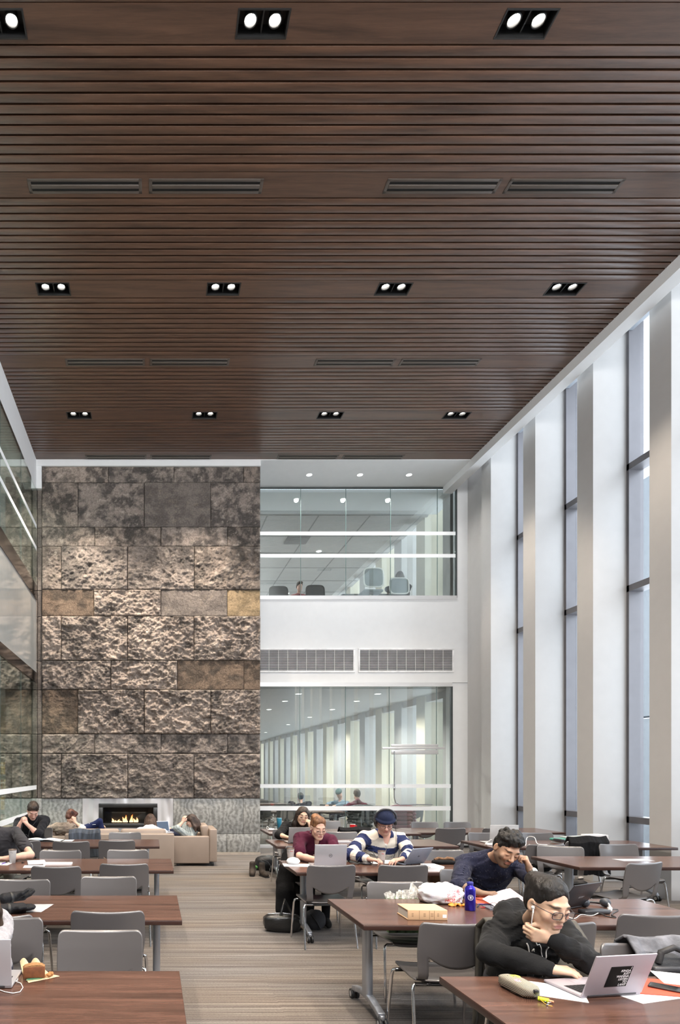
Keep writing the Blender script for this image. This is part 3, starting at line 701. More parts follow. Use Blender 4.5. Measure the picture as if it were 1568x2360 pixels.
for a in [
 ('L1a', -.297, 3.52, 'F', 'large taupe shell chair facing the camera behind the nearest left table'),
 ('L1w', -.92, 3.82, 'F', 'taupe shell chair under the woman in the grey knit sweater'),
 ('L2n1', -.985, 3.80, 'N', 'turned taupe chair behind the knit sweater woman, dark back to camera', 14),
 ('L2n2', -.29, 3.96, 'N', 'taupe chair, back to camera, at near side of the gloves table'),
 ('L2f1', -1.10, 5.17, 'F', 'taupe chair facing the camera behind the gloves table, left one'),
 ('L2f2', -.375, 5.31, 'F', 'taupe chair facing the camera behind the gloves table, right one'),
 ('L3n1', -.926, 5.84, 'N', 'taupe chair, dark back to camera, below the white booklet'),
 ('L3n2', -.275, 6.0, 'N', 'taupe chair, dark back to camera, at right end of the booklet table'),
 ('L3f1', -1.06, 7.08, 'F', 'taupe chair facing the camera behind the booklet table, left one'),
 ('L3f2', -.28, 7.12, 'F', 'taupe chair facing the camera behind the booklet table, right one'),
 ('L3m', -1.76, 7.78, 'F', 'taupe chair under the man in the grey T-shirt'),
 ('L4n1', -1.72, 8.04, 'N', 'taupe chair, back to camera, below the black sweater man'),
 ('L4n2', -1.06, 7.95, 'N', 'taupe chair, back to camera, middle of the farthest left table'),
 ('L4n3', -.466, 8.06, 'N', 'taupe chair, back to camera, right end of the farthest left table'),
 ('L4f1', -1.03, 9.32, 'F', 'taupe chair with a plaid coat over it, near the sofa'),
 ('L4f2', -.405, 9.18, 'F', 'taupe chair facing the camera just right of the plaid coat'),
 ('L4m', -1.86, 9.93, 'F', 'taupe chair under the man in the black sweater'),
 ('R1w', 2.17, 3.575, 'F', 'taupe chair under the hooded woman, olive jacket on its back'),
 ('R1f', 2.62, 3.25, 'F', 'pale lit taupe chair with a grey jacket, right of the hooded woman'),
 ('R2n1', 1.865, 3.65, 'N', 'big taupe chair with back to camera, directly below the tan book'),
 ('R2n2', 2.46, 3.66, 'N', 'taupe chair half hidden behind the hooded woman'),
 ('R2n3', 3.24, 3.86, 'N', 'taupe chair at lower right corner, back to camera', -3),
 ('R2f1', 2.02, 5.06, 'F', 'taupe chair holding the green gift bag'),
 ('R2m', 2.93, 5.70, 'F', 'taupe chair under the man in the navy sweater'),
 ('R3n1', 1.76, 5.91, 'N', 'taupe chair, back to camera, in front of the open silver laptop', 4),
 ('R3n2', 2.465, 5.92, 'N', 'taupe chair, back to camera, in front of the striped sweater man'),
 ('R3w', 1.88, 7.48, 'F', 'taupe chair under the woman in the maroon top'),
 ('R3m', 2.68, 7.47, 'F', 'taupe chair under the striped sweater man'),
 ('R3f', 3.39, 7.10, 'F', 'taupe chair holding a brown leather bag, right of the striped man'),
 ('R4w', 2.15, 9.62, 'F', 'taupe chair under the long haired woman in black'),
 ('R4f', 2.88, 9.23, 'F', 'taupe chair facing camera, between maroon top and striped sweater'),
 ('R5f', 3.26, 11.3, 'F', 'taupe chair facing camera, farthest, just left of the red mug'),
 ('R5n', 3.22, 9.60, 'N', 'taupe chair with a black coat on its back, under the red mug'),
 ('S1f1', 5.02, 7.47, 'F', 'turned taupe chair behind the bare window table, left one', -28),
 ('S1f2', 5.86, 7.66, 'F', 'taupe chair behind the bare window table, right of the black coat'),
 ('S1n', 4.96, 6.07, 'N', 'taupe chair turned sideways in front of the bare window table', 16),
 ('S2n', 4.94, 7.58, 'N', 'taupe chair, back to camera, just right of the navy sweater man'),
 ('S2n2', 5.66, 7.92, 'N', 'taupe chair under the black coat by the windows'),
 ('S2f1', 4.98, 9.13, 'F', 'taupe chair facing camera, just left of the far silver laptop'),
 ('S2f2', 5.75, 9.10, 'F', 'taupe chair facing camera, just right of the far silver laptop'),
 ('S3n1', 4.84, 9.80, 'N', 'taupe chair, back to camera, at left end of the empty far table'),
 ('S3n2', 5.60, 9.80, 'N', 'taupe chair mostly hidden by the far silver laptop'),
 ('S3f1', 4.95, 11.05, 'F', 'taupe chair facing camera behind the empty far table, left one'),
 ('S3f2', 5.54, 11.05, 'F', 'taupe chair facing camera behind the empty far table, right one')]: chair(*a)
# dark chairs and tables beyond the lower glass
dt = [(3.6, 15.4, 'dark table just behind the glass, left of the door'), (3.3, 19.0, 'dark table deep in the lower room at left'), (5.6, 17.6, 'dark table with the readers behind the glass')]
for x, y, lb in dt: dup(T0, lb, (x, y, 0), 0, 'tables behind the glass')
for x, yb, s, lb in [(2.62, 14.55, 'N', 'dark chair behind the glass, first right of the stone wall'), (3.25, 14.6, 'N', 'dark chair behind the glass, over the blue tumbler'), (2.95, 16.1, 'F', 'dark chair behind the glass, beyond the left table'),
                     (3.75, 17.4, 'N', 'dark chair behind the glass in front of the dark coated reader'), (5.25, 15.15, 'N', 'dark chair with a puffer coat behind the glass'), (6.15, 15.0, 'N', 'dark chair with a maroon coat behind the glass door'), (6.62, 15.3, 'N', 'dark chair behind the glass door at far right'),
                     (4.95, 17.0, 'N', 'dark chair behind the glass, left of the cap wearer'), (3.1, 20.0, 'F', 'dark chair deepest in the lower room'), (4.2, 16.1, 'F', 'dark chair behind the glass near the middle table')]:
    chair('x%d' % len(chairs), x, yb, s, lb)['group'] = 'chairs behind the glass'
# ================================================================== SOFAS
M_leather = pm('taupe_leather', (.30,.235,.19), .42, vary=.05, nscale=4, bump=.12, bscale=160)
M_pipe = pm('sofa_piping', (.42,.35,.29), .5)
def cushion(m, c, d, bev=.04, rot=None): m.box(c, d, bev, rot, seg=4)
def sofa(name, label, loc, rz, w, d=.82, hb=.66, arm=True, seats=1):
    """front faces local +Y"""
    t = thing(name, label, 'sofa' if seats > 1 else 'armchair', loc, rz)
    m = MB(); cushion(m, (0,-d/2+.07,.06+hb/2-.01),(w,.14,hb-.06), .02); m.build('back_panel', M_leather, t)
    for s in (-1, 1):
        m = MB(); cushion(m, (s*(w/2-.06),.07,.06+.24),(.12,d-.14,.50), .02); m.build('armrest', M_leather, t)
    m = MB(); cushion(m, (0,.03,.20),(w-.25,d-.22,.22), .02); m.build('base', M_leather, t)
    sw_ = (w-.25)/seats
    for k in range(seats):
        x = -(w-.25)/2+sw_*(k+.5)
        m = MB(); cushion(m, (x,.06,.37),(sw_-.01,d-.26,.14), .04); m.build('seat_cushion', M_leather, t)
        m = MB(); cushion(m, (x,-d/2+.20,.57),(sw_-.02,.15,.36), .05, Matrix.Rotation(R(-10),3,'X')); m.build('back_cushion', M_leather, t)
    m = MB()
    for x in (-w/2+.08, w/2-.08):
        for y in (-d/2+.08, d/2-.08): m.box((x,y,.03),(.05,.05,.06), .004)
    m.build('plinth', M_black, t)
    m = MB(); z = .06+hb-.06-.008; m.tube([(-w/2+.01,-d/2+.004,z),(w/2-.01,-d/2+.004,z)], .004, 6); m.build('piping', M_pipe, t)
    return t
sofa('sofa', 'long taupe leather sofa with its back to us, facing the fireplace', (-.55, 10.72, 0), 0, 1.86, .82, .66, seats=2)
sofa('armchair', 'taupe leather armchair right of the sofa, plain panel side toward us', (.80, 11.55, 0), PI/2, .80, .80, .66)
sofa('armchair', 'taupe leather armchair at left, the short haired reader sits in it', (-1.62, 11.62, 0), -PI/2, .86, .86, .66)
# ================================================================== PEOPLE: smooth-blended bodies polygonised with surface nets
def nrm(v): v = np.asarray(v, float); return v/np.linalg.norm(v)
class SDF:
    def __init__(s): s.p = []
    def cone(s, a, b, r1, r2, k=.02, op=0): s.p.append(('c', np.asarray(a, float), np.asarray(b, float), r1, r2, k, op)); return s
    def chain(s, pts, rs, k=.02, op=0):
        for i in range(len(pts)-1): s.cone(pts[i], pts[i+1], rs[i], rs[i+1], k, op)
        return s
    def ell(s, c, r, M=None, k=.02, op=0): s.p.append(('e', np.asarray(c, float), np.asarray(r, float), np.eye(3) if M is None else np.asarray(M, float), 0, k, op)); return s
    def grow(s, d):
        q = SDF()
        for t in s.p:
            if t[0] == 'c': q.p.append(('c', t[1], t[2], t[3]+d, t[4]+d, t[5], t[6]))
            else: q.p.append(('e', t[1], t[2]+d, t[3], 0, t[5], t[6]))
        return q
    def mesh(s, h, warp=None):
        lo = np.full(3, 1e9); hi = -lo
        for t in s.p:
            if t[6]: continue
            if t[0] == 'c':
                for c, r in ((t[1], t[3]), (t[2], t[4])): lo = np.minimum(lo, c-r); hi = np.maximum(hi, c+r)
            else: m = t[2].max(); lo = np.minimum(lo, t[1]-m); hi = np.maximum(hi, t[1]+m)
        lo -= .03+2*h; hi += .03+2*h
        n = np.ceil((hi-lo)/h).astype(int)+1; ax = [lo[i]+h*np.arange(n[i]) for i in range(3)]
        g = np.full(n, .5, np.float32)
        for t in s.p:
            k, op = t[5], t[6]; mg = k+3*h
            if t[0] == 'c': a = np.minimum(t[1]-t[3], t[2]-t[4])-mg; b = np.maximum(t[1]+t[3], t[2]+t[4])+mg
            else: m = t[2].max()+mg; a = t[1]-m; b = t[1]+m
            i0 = np.clip(np.floor((a-lo)/h).astype(int), 0, n); i1 = np.clip(np.ceil((b-lo)/h).astype(int)+1, 0, n)
            if np.any(i1 <= i0): continue
            sl = tuple(slice(i0[i], i1[i]) for i in range(3))
            X = ax[0][sl[0]][:,None,None].astype(np.float32); Y = ax[1][sl[1]][None,:,None].astype(np.float32); Z = ax[2][sl[2]][None,None,:].astype(np.float32)
            if t[0] == 'c':
                p, q = t[1], t[2]; d = q-p; L = max(1e-9, d@d)
                tt = np.clip(((X-p[0])*d[0]+(Y-p[1])*d[1]+(Z-p[2])*d[2])/L, 0, 1)
                D = np.sqrt((X-p[0]-tt*d[0])**2+(Y-p[1]-tt*d[1])**2+(Z-p[2]-tt*d[2])**2)-(t[3]+(t[4]-t[3])*tt)
            else:
                c, r, M = t[1], t[2], t[3]; x, y, z = X-c[0], Y-c[1], Z-c[2]
                l = [(M[i][0]*x+M[i][1]*y+M[i][2]*z) for i in range(3)]
                k0 = np.sqrt(sum((l[i]/r[i])**2 for i in range(3))); k1 = np.sqrt(sum((l[i]/r[i]**2)**2 for i in range(3)))+1e-6
                D = k0*(k0-1)/k1
            G = g[sl]
            if op == 0: hh = np.maximum(k-np.abs(G-D), 0)/max(k, 1e-6); g[sl] = np.minimum(G, D)-hh*hh*k*.25
            else: hh = np.maximum(k-np.abs(G+D), 0)/max(k, 1e-6); g[sl] = np.maximum(G, -D)+hh*hh*k*.25
        if warp is not None: g = warp(g, ax)
        # surface nets
        S = g < 0
        cs = sum(S[i:n[0]-1+i, j:n[1]-1+j, k:n[2]-1+k].astype(np.int8) for i in (0,1) for j in (0,1) for k in (0,1))
        act = (cs > 0) & (cs < 8); idx = np.argwhere(act); N_ = len(idx); ids = np.full(act.shape, -1, np.int32); ids[act] = np.arange(N_)
        corner = np.array([[i,j,k] for i in (0,1) for j in (0,1) for k in (0,1)])
        vals = np.stack([g[idx[:,0]+c[0], idx[:,1]+c[1], idx[:,2]+c[2]] for c in corner], 1)
        pos = np.zeros((N_, 3)); cnt = np.zeros(N_)
        for a in range(8):
            for b in range(a+1, 8):
                if np.abs(corner[a]-corner[b]).sum() != 1: continue
                va, vb = vals[:,a], vals[:,b]; cr = (va < 0) != (vb < 0); t_ = np.where(cr, va/np.where(cr, va-vb, 1), 0)
                pos += np.where(cr[:,None], corner[a]+t_[:,None]*(corner[b]-corner[a]), 0); cnt += cr
        V = lo+h*(idx+pos/cnt[:,None])
        Q = []
        for d in range(3):
            e, f = (d+1) % 3, (d+2) % 3
            sl0 = [slice(1, n[i]-1) for i in range(3)]; sl1 = list(sl0); sl0[d] = slice(0, n[d]-1); sl1[d] = slice(1, n[d])
            A, B = S[tuple(sl0)], S[tuple(sl1)]; dif = np.argwhere(A != B)
            if not len(dif): continue
            o = dif.copy(); o[:,e] += 1; o[:,f] += 1
            inside = A[tuple(dif.T)]
            def cell(de, df): q = o.copy(); q[:,e] += de; q[:,f] += df; return ids[tuple(q.T)]
            q = np.stack([cell(-1,-1), cell(0,-1), cell(0,0), cell(-1,0)], 1)
            q = np.where(inside[:,None], q, q[:,::-1]); Q.append(q)
        Q = np.concatenate(Q); Q = Q[(Q >= 0).all(1)]
        # light relaxation
        for it in range(2):
            acc = np.zeros_like(V); c = np.zeros(len(V))
            for i in range(4):
                for j in (1, 3): np.add.at(acc, Q[:,i], V[Q[:,(i+j) % 4]]); np.add.at(c, Q[:,i], 1)
            V = V+.4*(acc/np.maximum(c, 1)[:,None]-V)
        return V, Q
def seg_d(V, a, b):
    a, b = np.asarray(a, float), np.asarray(b, float); d = b-a; t = np.clip(((V-a)@d)/max(1e-9, d@d), 0, 1)
    return np.linalg.norm(V-a-t[:,None]*d, axis=1), t
M_skin = pm('skin', (1,1,1), .5, vary=.05, nscale=30, attr=True, sss=.12, spec=.4)
M_hair = pm('hair', (1,1,1), .5, vary=.35, nscale=9, stretch=(1,1,.25), bump=.7, bscale=70, attr=True, spec=.3)
M_cloth = pm('cloth', (1,1,1), .85, vary=.06, nscale=20, bump=.25, bscale=220, attr=True, sheen=.06, spec=.15)
M_knit = pm('knit_cloth', (1,1,1), .95, vary=.16, nscale=60, bump=.7, bscale=180, attr=True, sheen=.3, spec=.2)
M_lens = glass_mat('spectacle_lens', (.93,.95,.96), .03, 1.4); M_specs = pm('spectacle_frame', (.02,.02,.025), .3)
M_wire = pm('white_cord', (.78,.78,.77), .5)
SK = {'fair': (.62,.39,.30), 'asian': (.62,.41,.29), 'olive': (.50,.30,.20), 'pink': (.64,.38,.30)}
class Frame:
    """local frame of a head: yaw 0 faces the camera, + turns to the photo's right; pitch + looks down; roll + tips the crown to the photo's right"""
    def __init__(s, c, yaw, pitch, roll, sc=1.0):
        y, p, r = R(yaw), R(pitch), R(roll)
        f = np.array([math.sin(y), -math.cos(y), 0]); z = np.array([0,0,1.0])
        f2 = f*math.cos(p)-z*math.sin(p); u = z*math.cos(p)+f*math.sin(p)
        x = np.cross(u, f2); s.u = u*math.cos(r)+x*math.sin(r); s.x = x*math.cos(r)-u*math.sin(r); s.f = f2; s.c = np.asarray(c, float); s.s = sc
        s.M = np.stack([s.x, s.f, s.u])
    def __call__(s, x, y, z): return s.c+s.s*(x*s.x+y*s.f+z*s.u)
    def loc(s, V): return ((V-s.c)@s.M.T)/s.s
def head_prims(S, H, detail=True, fem=False):
    k = H.s; E = lambda c, r, kk=.02, op=0: S.ell(H(*c), np.array(r)*k, H.M, kk*k, op)
    C = lambda a, b, r1, r2, kk=.015, op=0: S.cone(H(*a), H(*b), r1*k, r2*k, kk*k, op)
    E((0,-.018,.040), (.073,.092,.082)); E((0,.022,-.030), (.060,.066,.086), .03)
    jw = .043 if fem else .049; jr = .018 if fem else .022
    C((-jw,.0,-.055), (-.018,.058,-.098), jr, .018, .03); C((jw,.0,-.055), (.018,.058,-.098), jr, .018, .03); E((0,.066,-.099), (.020,.020,.017) if fem else (.026,.023,.019), .02)
    if detail:
        C((-.034,.074,.028), (.034,.074,.028), .010 if fem else .0135, .010 if fem else .0135, .02)
        for s in (-1, 1):
            E((s*.033,.099,.006), (.019,.020,.013), .012, 1); E((s*.032,.074,.004), (.0165,.0155,.0135), .004); E((s*.041,.058,-.026), (.024,.022,.022), .02)
            E((s*.076,-.012,-.004), (.010,.021,.032), .008); E((s*.083,-.004,-.002), (.006,.012,.020), .006, 1)
        nl = .098 if fem else .109; C((0,.086,.012), (0,nl,-.026), .0065, .0095 if fem else .0125, .012); E((-.011,nl-.010,-.030), (.008,.009,.007), .006); E((.011,nl-.010,-.030), (.008,.009,.007), .006)
        C((-.019,.083,-.056), (.019,.083,-.056), .0075, .0075, .006); C((-.015,.083,-.069), (.015,.083,-.069), .009, .009, .006); C((-.026,.094,-.0625), (.026,.094,-.0625), .0035, .0035, .004, 1)
def face_cols(V, C, H, h=.004, lips=(.45,.17,.15), brow=(.03,.02,.016), beard=None, blush=.10):
    l = H.loc(V); x, y, z = l.T; fr = y > .03
    def put(m, col, a=1.0): m = np.clip(m, 0, 1)[:,None]*a; C[:] = C*(1-m)+np.array(col)*m
    if beard is not None:
        jaw = np.clip((-z-.030)/.02, 0, 1)*np.clip((y+.02)/.03, 0, 1)*np.clip((.14+z)/.02, 0, 1); mo = np.clip(1-np.abs(x)/.02, 0, 1)*np.clip(1-np.abs(z+.045)/.012, 0, 1)*fr
        ch = 1-np.clip(1-(np.abs(x)/.022)**2-((z+.062)/.016)**2, 0, 1)*3*(y > .06); sd = ((np.abs(x) > .048) & (z < .0) & (y > -.02))*np.clip((.0-z)/.03, 0, 1)
        put(np.maximum(np.maximum(jaw*np.clip(ch, 0, 1), mo), sd*.8), beard[:3], beard[3])
        put((y > .07)*np.clip(1.4-((np.abs(x)/.026)**2+((z+.046)/.008)**2), 0, 1), beard[:3], min(1, beard[3]*1.2))
    put(np.exp(-((np.abs(x)-.042)**2+(z+.03)**2)/.0005)*fr, (.62,.26,.22), blush)
    put((fr & (y > .07))*np.clip(1.6-((x/.024)**2+((z+.0625)/.0125)**2)*1.3, 0, 1), lips, .85)
    put((y > .075)*np.clip(1-np.abs(z+.0625)/max(.003, h*.8), 0, 1)*(np.abs(x) < .023), (.12,.04,.04), .8)
    bz = .031-.10*np.clip(np.abs(x)-.035, 0, 1)*1.6
    put(fr*np.clip(1.5-((np.abs(np.abs(x)-.034)/.021)**2+((z-bz)/max(.0065, h*1.25))**2), 0, 1), brow, .92)
    put((y > .06)*np.clip(1.6-(((np.abs(x)-.032)/.0145)**2+((z+.002)/max(.0042, h))**2)*1.1, 0, 1), (.02,.015,.014), .95)
    put((y > .06)*np.clip(1.3-(((np.abs(x)-.032)/.018)**2+((z-.001)/.012)**2), 0, 1), (.42,.24,.19), .35)
    put((y > .085)*np.clip(1-((np.abs(x)-.008)/.004)**2-((z+.036)/.004)**2, 0, 1), (.2,.09,.07), .8)
def hand_prims(S, w, fwd, up, side, curl=25, sc=1.0, spread=1.0, thumb=0.5, k=.004):
    """w wrist, fwd along the fingers, up = back of the hand, side = +1/-1 which side the thumb is on (fwd x up * side)"""
    w = np.asarray(w, float); f = nrm(fwd); u = np.asarray(up, float); u = nrm(u-f*(u@f)); x = np.cross(f, u)*side; q = lambda a, b, c: w+sc*(a*x+b*f+c*u)
    S.cone(w, q(0,.03,0), .021*sc, .022*sc, .012)
    for i, o in enumerate((.027,.009,-.009,-.026)):
        kn = (.088,.092,.088,.079)[i]; S.cone(q(o*.55,.015,0), q(o,kn,.002), .014*sc, .0115*sc, .012)
    for i, o in enumerate((.027,.009,-.009,-.026)):
        kn = (.088,.092,.088,.079)[i]; p = q(o,kn,.002); d = nrm(f+x*o*2.2*spread); a = 0; Ls = (.040,.025,.021); r = (.0094,.0096,.0092,.0082)[i]*sc
        sc2 = (.96,1.06,1.0,.80)[i]
        for j, L in enumerate(Ls):
            a += R(curl*(1.0, 1.1, .7)[j]+3*i); dd = d*math.cos(a)-u*math.sin(a); e = p+dd*L*sc*sc2; S.cone(p, e, r*(1-.09*j), r*(1-.09*(j+1)), k); p = e
    b = q(.020,.022,-.006); m = q(.046,.052,-.012-.012*thumb); e1 = q(.052-.016*thumb,.080,-.020-.014*thumb); e2 = q(.048-.026*thumb,.100,-.026-.012*thumb)
    S.chain([b, m, e1, e2], [.016*sc, .0125*sc, .0105*sc, .0085*sc], .007)
def hair_mesh(H, style, h, col, col2=None, extra=None, seed=0, length=None):
    S = SDF(); k = H.s; E = lambda c, r, kk=.02, op=0: S.ell(H(*c), np.array(r)*k, H.M, kk*k, op); C = lambda a, b, r1, r2, kk=.02, op=0: S.cone(H(*a), H(*b), r1*k, r2*k, kk*k, op)
    if style == 'short':
        E((0,-.022,.054), (.080,.099,.087)); E((0,-.05,.0), (.074,.060,.075), .03); E((0,.038,.108), (.060,.048,.032), .03)
        for s in (-1,1): C((s*.073,.008,.035), (s*.074,.004,-.006), .012, .006, .01)
        E((0,.098,-.010), (.070,.086,.097), .012, 1); E((0,.035,-.09), (.1,.085,.075), .01, 1)
        for s in (-1,1): E((s*.082,.004,-.010), (.030,.026,.034), .008, 1)
    elif style == 'tied':
        E((0,-.022,.046), (.079,.098,.086)); E((0,-.04,.0), (.074,.066,.07), .03)
        E((0,.100,-.008), (.070,.088,.094), .014, 1); E((0,.03,-.09), (.12,.10,.075), .01, 1)
        for s in (-1,1): E((s*.080,.012,-.012), (.028,.030,.034), .008, 1)
    elif style == 'long':
        E((0,-.022,.048), (.084,.102,.088)); L = length or .30
        E((0,-.07,-.05), (.088,.052,.12), .04)
        for s in (-1,1):
            C((s*.074,-.02,.03), (s*.088,-.035,-.12), .030, .032, .03); C((s*.088,-.035,-.12), (s*.085,-.030,-.12-L*.6), .032, .020, .03)
        C((0,-.08,-.05), (0,-.105,-.12-L*.6), .075, .055, .04)
        E((0,.098,-.022), (.062,.092,.104), .012, 1)
    elif style == 'bob':
        E((0,-.022,.050), (.086,.104,.088)); E((0,-.045,-.03), (.088,.070,.085), .03)
        E((0,.100,-.022), (.066,.090,.100), .012, 1); E((0,.02,-.125), (.12,.10,.07), .02, 1)
    if extra: extra(E, C)
    def warp(g, ax):
        X, Y, Z = np.meshgrid(*[a[::2] for a in ax], indexing='ij'); q = fbm(X*38, Y*38, Z*24, 3, seed)*(.012 if style == 'short' else .006)
        q = np.repeat(np.repeat(np.repeat(q, 2, 0), 2, 1), 2, 2)[:g.shape[0], :g.shape[1], :g.shape[2]]; return g+q.astype(np.float32)
    V, Q = S.mesh(h, warp); l = H.loc(V); t = np.clip(.5+1.6*fbm(l[:,0]*45, l[:,1]*12, l[:,2]*10, 3, seed+4), 0, 1)[:,None]
    c2 = np.array(col2 if col2 is not None else [min(1, c*2.2+.006) for c in col]); return V, Q, np.array(col)*(1-t)+c2*t
def glasses(parent, H, mat, r=.024, w=.0016, square=False):
    m = MB(); T = lambda x, y, z: Vector(H(x, y, z))
    for s in (-1, 1):
        n = 20; pts = []
        for i in range(n):
            a = 2*PI*i/n; cx_, sx_ = math.cos(a), math.sin(a)
            if square: cx_, sx_ = [math.copysign(abs(v)**.55, v) for v in (cx_, sx_)]
            pts.append(T(s*.034+cx_*r*1.08, .101-.006*(abs(s*.034+cx_*r)/.06)**2, -.002+sx_*r*.78))
        m.tube(pts, w*H.s*1.1, 6, closed=True); m.tube([T(s*.058,.098,.006), T(s*.078,.05,.008), T(s*.082,-.01,.006)], w*H.s, 6)
    m.tube([T(-.010,.104,.002), T(0,.106,.005), T(.010,.104,.002)], w*H.s, 6); g = m.build('glasses', mat, parent)
    m = MB()
    for s in (-1, 1):
        pts = []
        for i in range(20):
            a = 2*PI*i/20; cx_, sx_ = math.cos(a), math.sin(a)
            if square: cx_, sx_ = [math.copysign(abs(v)**.55, v) for v in (cx_, sx_)]
            pts.append(T(s*.034+cx_*r*1.05, .101-.006*(abs(s*.034+cx_*r)/.06)**2, -.002+sx_*r*.75))
        m.add(pts, [tuple(range(20))])
    m.build('lens', M_lens, g)
def person(label, head, skin, hip, neck, facing=0, h=.006, arms=(), top=None, legs=None, sw=.36, build=1.0, face={}, seat=True, group=None, neckr=.05, fem=False, z0=0):
    """one continuous body; arms = [(side, elbow, wrist, hand dict)], side -1 = photo left. top = dict(col, h, mat, thick, sleeve, colour fn)"""
    H = head; hip, neck = np.asarray(hip, float), np.asarray(neck, float); up = nrm(neck-hip)
    fy = R(facing); fw = np.array([math.sin(fy), -math.cos(fy), 0]); lat = nrm(np.cross(up, fw)); fw = np.cross(lat, up)*1.0
    M = np.stack([lat, -np.cross(up, lat)*-1, up]); root = thing('person', label, 'person', (hip[0], hip[1], z0), 0, group)
    o = Vector((hip[0], hip[1], 0)); off = np.array([hip[0], hip[1], z0])
    L = np.linalg.norm(neck-hip)
    def torso(S, k=.04):
        S.ell(hip+up*.02, np.array([.165,.12,.11])*build, M, k); S.ell(hip+up*L*.36, np.array([.140,.105,.17])*build, M, k); S.ell(neck-up*.17, np.array([.158,.115,.17])*build, M, k)
        for s in (-1, 1): S.cone(neck-up*.045+lat*s*.045, neck-up*.075+lat*s*(sw/2-.02), .055*build, .058*build, k)
    S = SDF(); torso(S); head_prims(S, H, h < .0095, fem)
    nb = neck-up*.05-fw*.01; S.cone(nb, H(0,-.025,-.045), neckr*1.04, neckr*.98, .015)
    sh = {s: neck-up*.085+lat*s*(sw/2) for s in (-1, 1)}; A = {}
    for s, el, wr, hd in arms:
        el, wr = np.array(el, float), np.array(wr, float); th0 = top.get('thick', .014) if top and top.get('cuff', .97) > .45 else 0
        if z0 == 0 and .735 < el[2] < .85: el[2] = max(el[2], .739+.044*build+th0+.008)          # forearms lie on the table, not in it
        if z0 == 0 and .735 < wr[2] < .83: wr[2] = max(wr[2], .745+.030*build+th0*.8)
        A[s] = (sh[s], el, wr)
        S.cone(sh[s], el, .048*build, .039*build, .02); S.cone(el, el+(wr-el)*.35, .038*build, .037*build, .015); S.cone(el+(wr-el)*.35, wr, .037*build, .024*build, .015)
        if hd: hand_prims(S, wr, hd['f'], hd['u'], hd.get('side', s), hd.get('curl', 25), hd.get('sc', 1.0), hd.get('spread', 1), hd.get('thumb', .5), max(.004, h*.8))
    V, Q = S.mesh(h); C = np.tile(np.array(SK[skin]), (len(V), 1))
    if h < .0095: face_cols(V, C, H, h, **face)
    np_mesh('body', V-off, Q, C, M_skin, root)
    if top:
        S = SDF(); torso(S); th = top.get('thick', .014); S = S.grow(th)
        cuff = top.get('cuff', .97)
        if top.get('base', True): S.cone(neck-up*.10+fw*.02, neck-up*.015+fw*.005, .095*build, top.get('nbr', .068)*build, .05)
        for s, (a, e, w) in A.items():
            hd = 1.0 if cuff >= .5 else None
            S.cone(a, e, .050*build+th+.004, .044*build+th, .03)
            if cuff > .5: t = (cuff-.5)*2; c = e+(w-e)*t; m_ = e+(w-e)*t*.5; c0 = e+(w-e)*max(.05, t-.12); S.chain([e, m_, c0], [.044*build+th, .041*build+th, .034*build+th], .015); S.cone(c0, c, .032*build+th*.75, .029*build+th*.75, .006)
            else:   # short sleeve: shorten the upper arm
                S.p.pop(); c = a+(e-a)*cuff*2; S.cone(a, c, .050*build+th+.006, .050*build+th+.008, .03)
        if top.get('collar'): 
            for q in range(12):
                an = 2*PI*q/12; a2 = 2*PI*(q+1)/12; rr = top['collar']; P_ = lambda t: neck-up*(.02+.025*max(0,-math.cos(t+PI)))+lat*math.sin(t)*rr+fw*math.cos(t)*rr*1.0
                S.cone(P_(an), P_(a2), .013, .013, .012)
        if top.get('extra'): top['extra'](S, dict(neck=neck, up=up, lat=lat, fw=fw, hip=hip, sh=sh, A=A, H=H))
        S.cone(neck+up*.12, neck+up*.0+fw*.01, .060*build, top.get('vr', .050)*build, .012, 1)
        if top.get('vneck'): S.cone(neck+up*.02+fw*.06, neck-up*top['vneck']+fw*(.085+.12*top['vneck']+top.get('vfw', .02)), .045, .012, .012, 1)
        sd = len(label)
        def warp(g, ax):
            st = 2; X, Y, Z = np.meshgrid(*[a[::st] for a in ax], indexing='ij'); w1 = fbm(X*4, Y*4, Z*4, 2, sd)
            q = (np.abs(fbm(X*8+w1*2, Y*8, Z*12+w1*3, 2, sd+1))*1.1-.22)*top.get('fold', .020)
            for a_ in range(3): q = np.repeat(q, st, a_)
            return g+q[:g.shape[0], :g.shape[1], :g.shape[2]].astype(np.float32)
        V, Q = S.mesh(top.get('h', h*1.15), warp); C = np.tile(np.array(top['col'], float), (len(V), 1))
        if top.get('paint'): top['paint'](V, C, dict(neck=neck, up=up, lat=lat, fw=fw, sh=sh, A=A, hip=hip))
        np_mesh(top.get('name', 'sweater'), V-off, Q, C, top.get('mat', M_cloth), root)
    if legs:
        S = SDF(); b = legs.get('r', 1.0)
        for s in (-1, 1):
            hj = hip+lat*s*.085+up*-.01; kn = np.asarray(legs['knee'][0 if s < 0 else 1], float); ft = np.asarray(legs['foot'][0 if s < 0 else 1], float)
            S.cone(hj, kn, .088*b, .063*b, .03); S.cone(kn, ft, .060*b, .045*b, .02)
        S.ell(hip, np.array([.18,.13,.11]), M, .04)
        V, Q = S.mesh(legs.get('h', .012)); np_mesh('trousers', V-off, Q, np.tile(np.array(legs['col'], float), (len(V), 1)), M_cloth, root)
        S = SDF()
        for i in (0, 1):
            ft = np.asarray(legs['foot'][i], float); d = nrm(np.asarray(legs.get('toe', fw), float)*[1,1,0]); S.cone(ft+[0,0,-.03], ft+d*.13+[0,0,-.055], .045, .038, .02)
        V, Q = S.mesh(.012); np_mesh('shoes', V-off, Q, np.tile(np.array(legs.get('shoe', (.02,.02,.02)), float), (len(V), 1)), M_cloth, root)
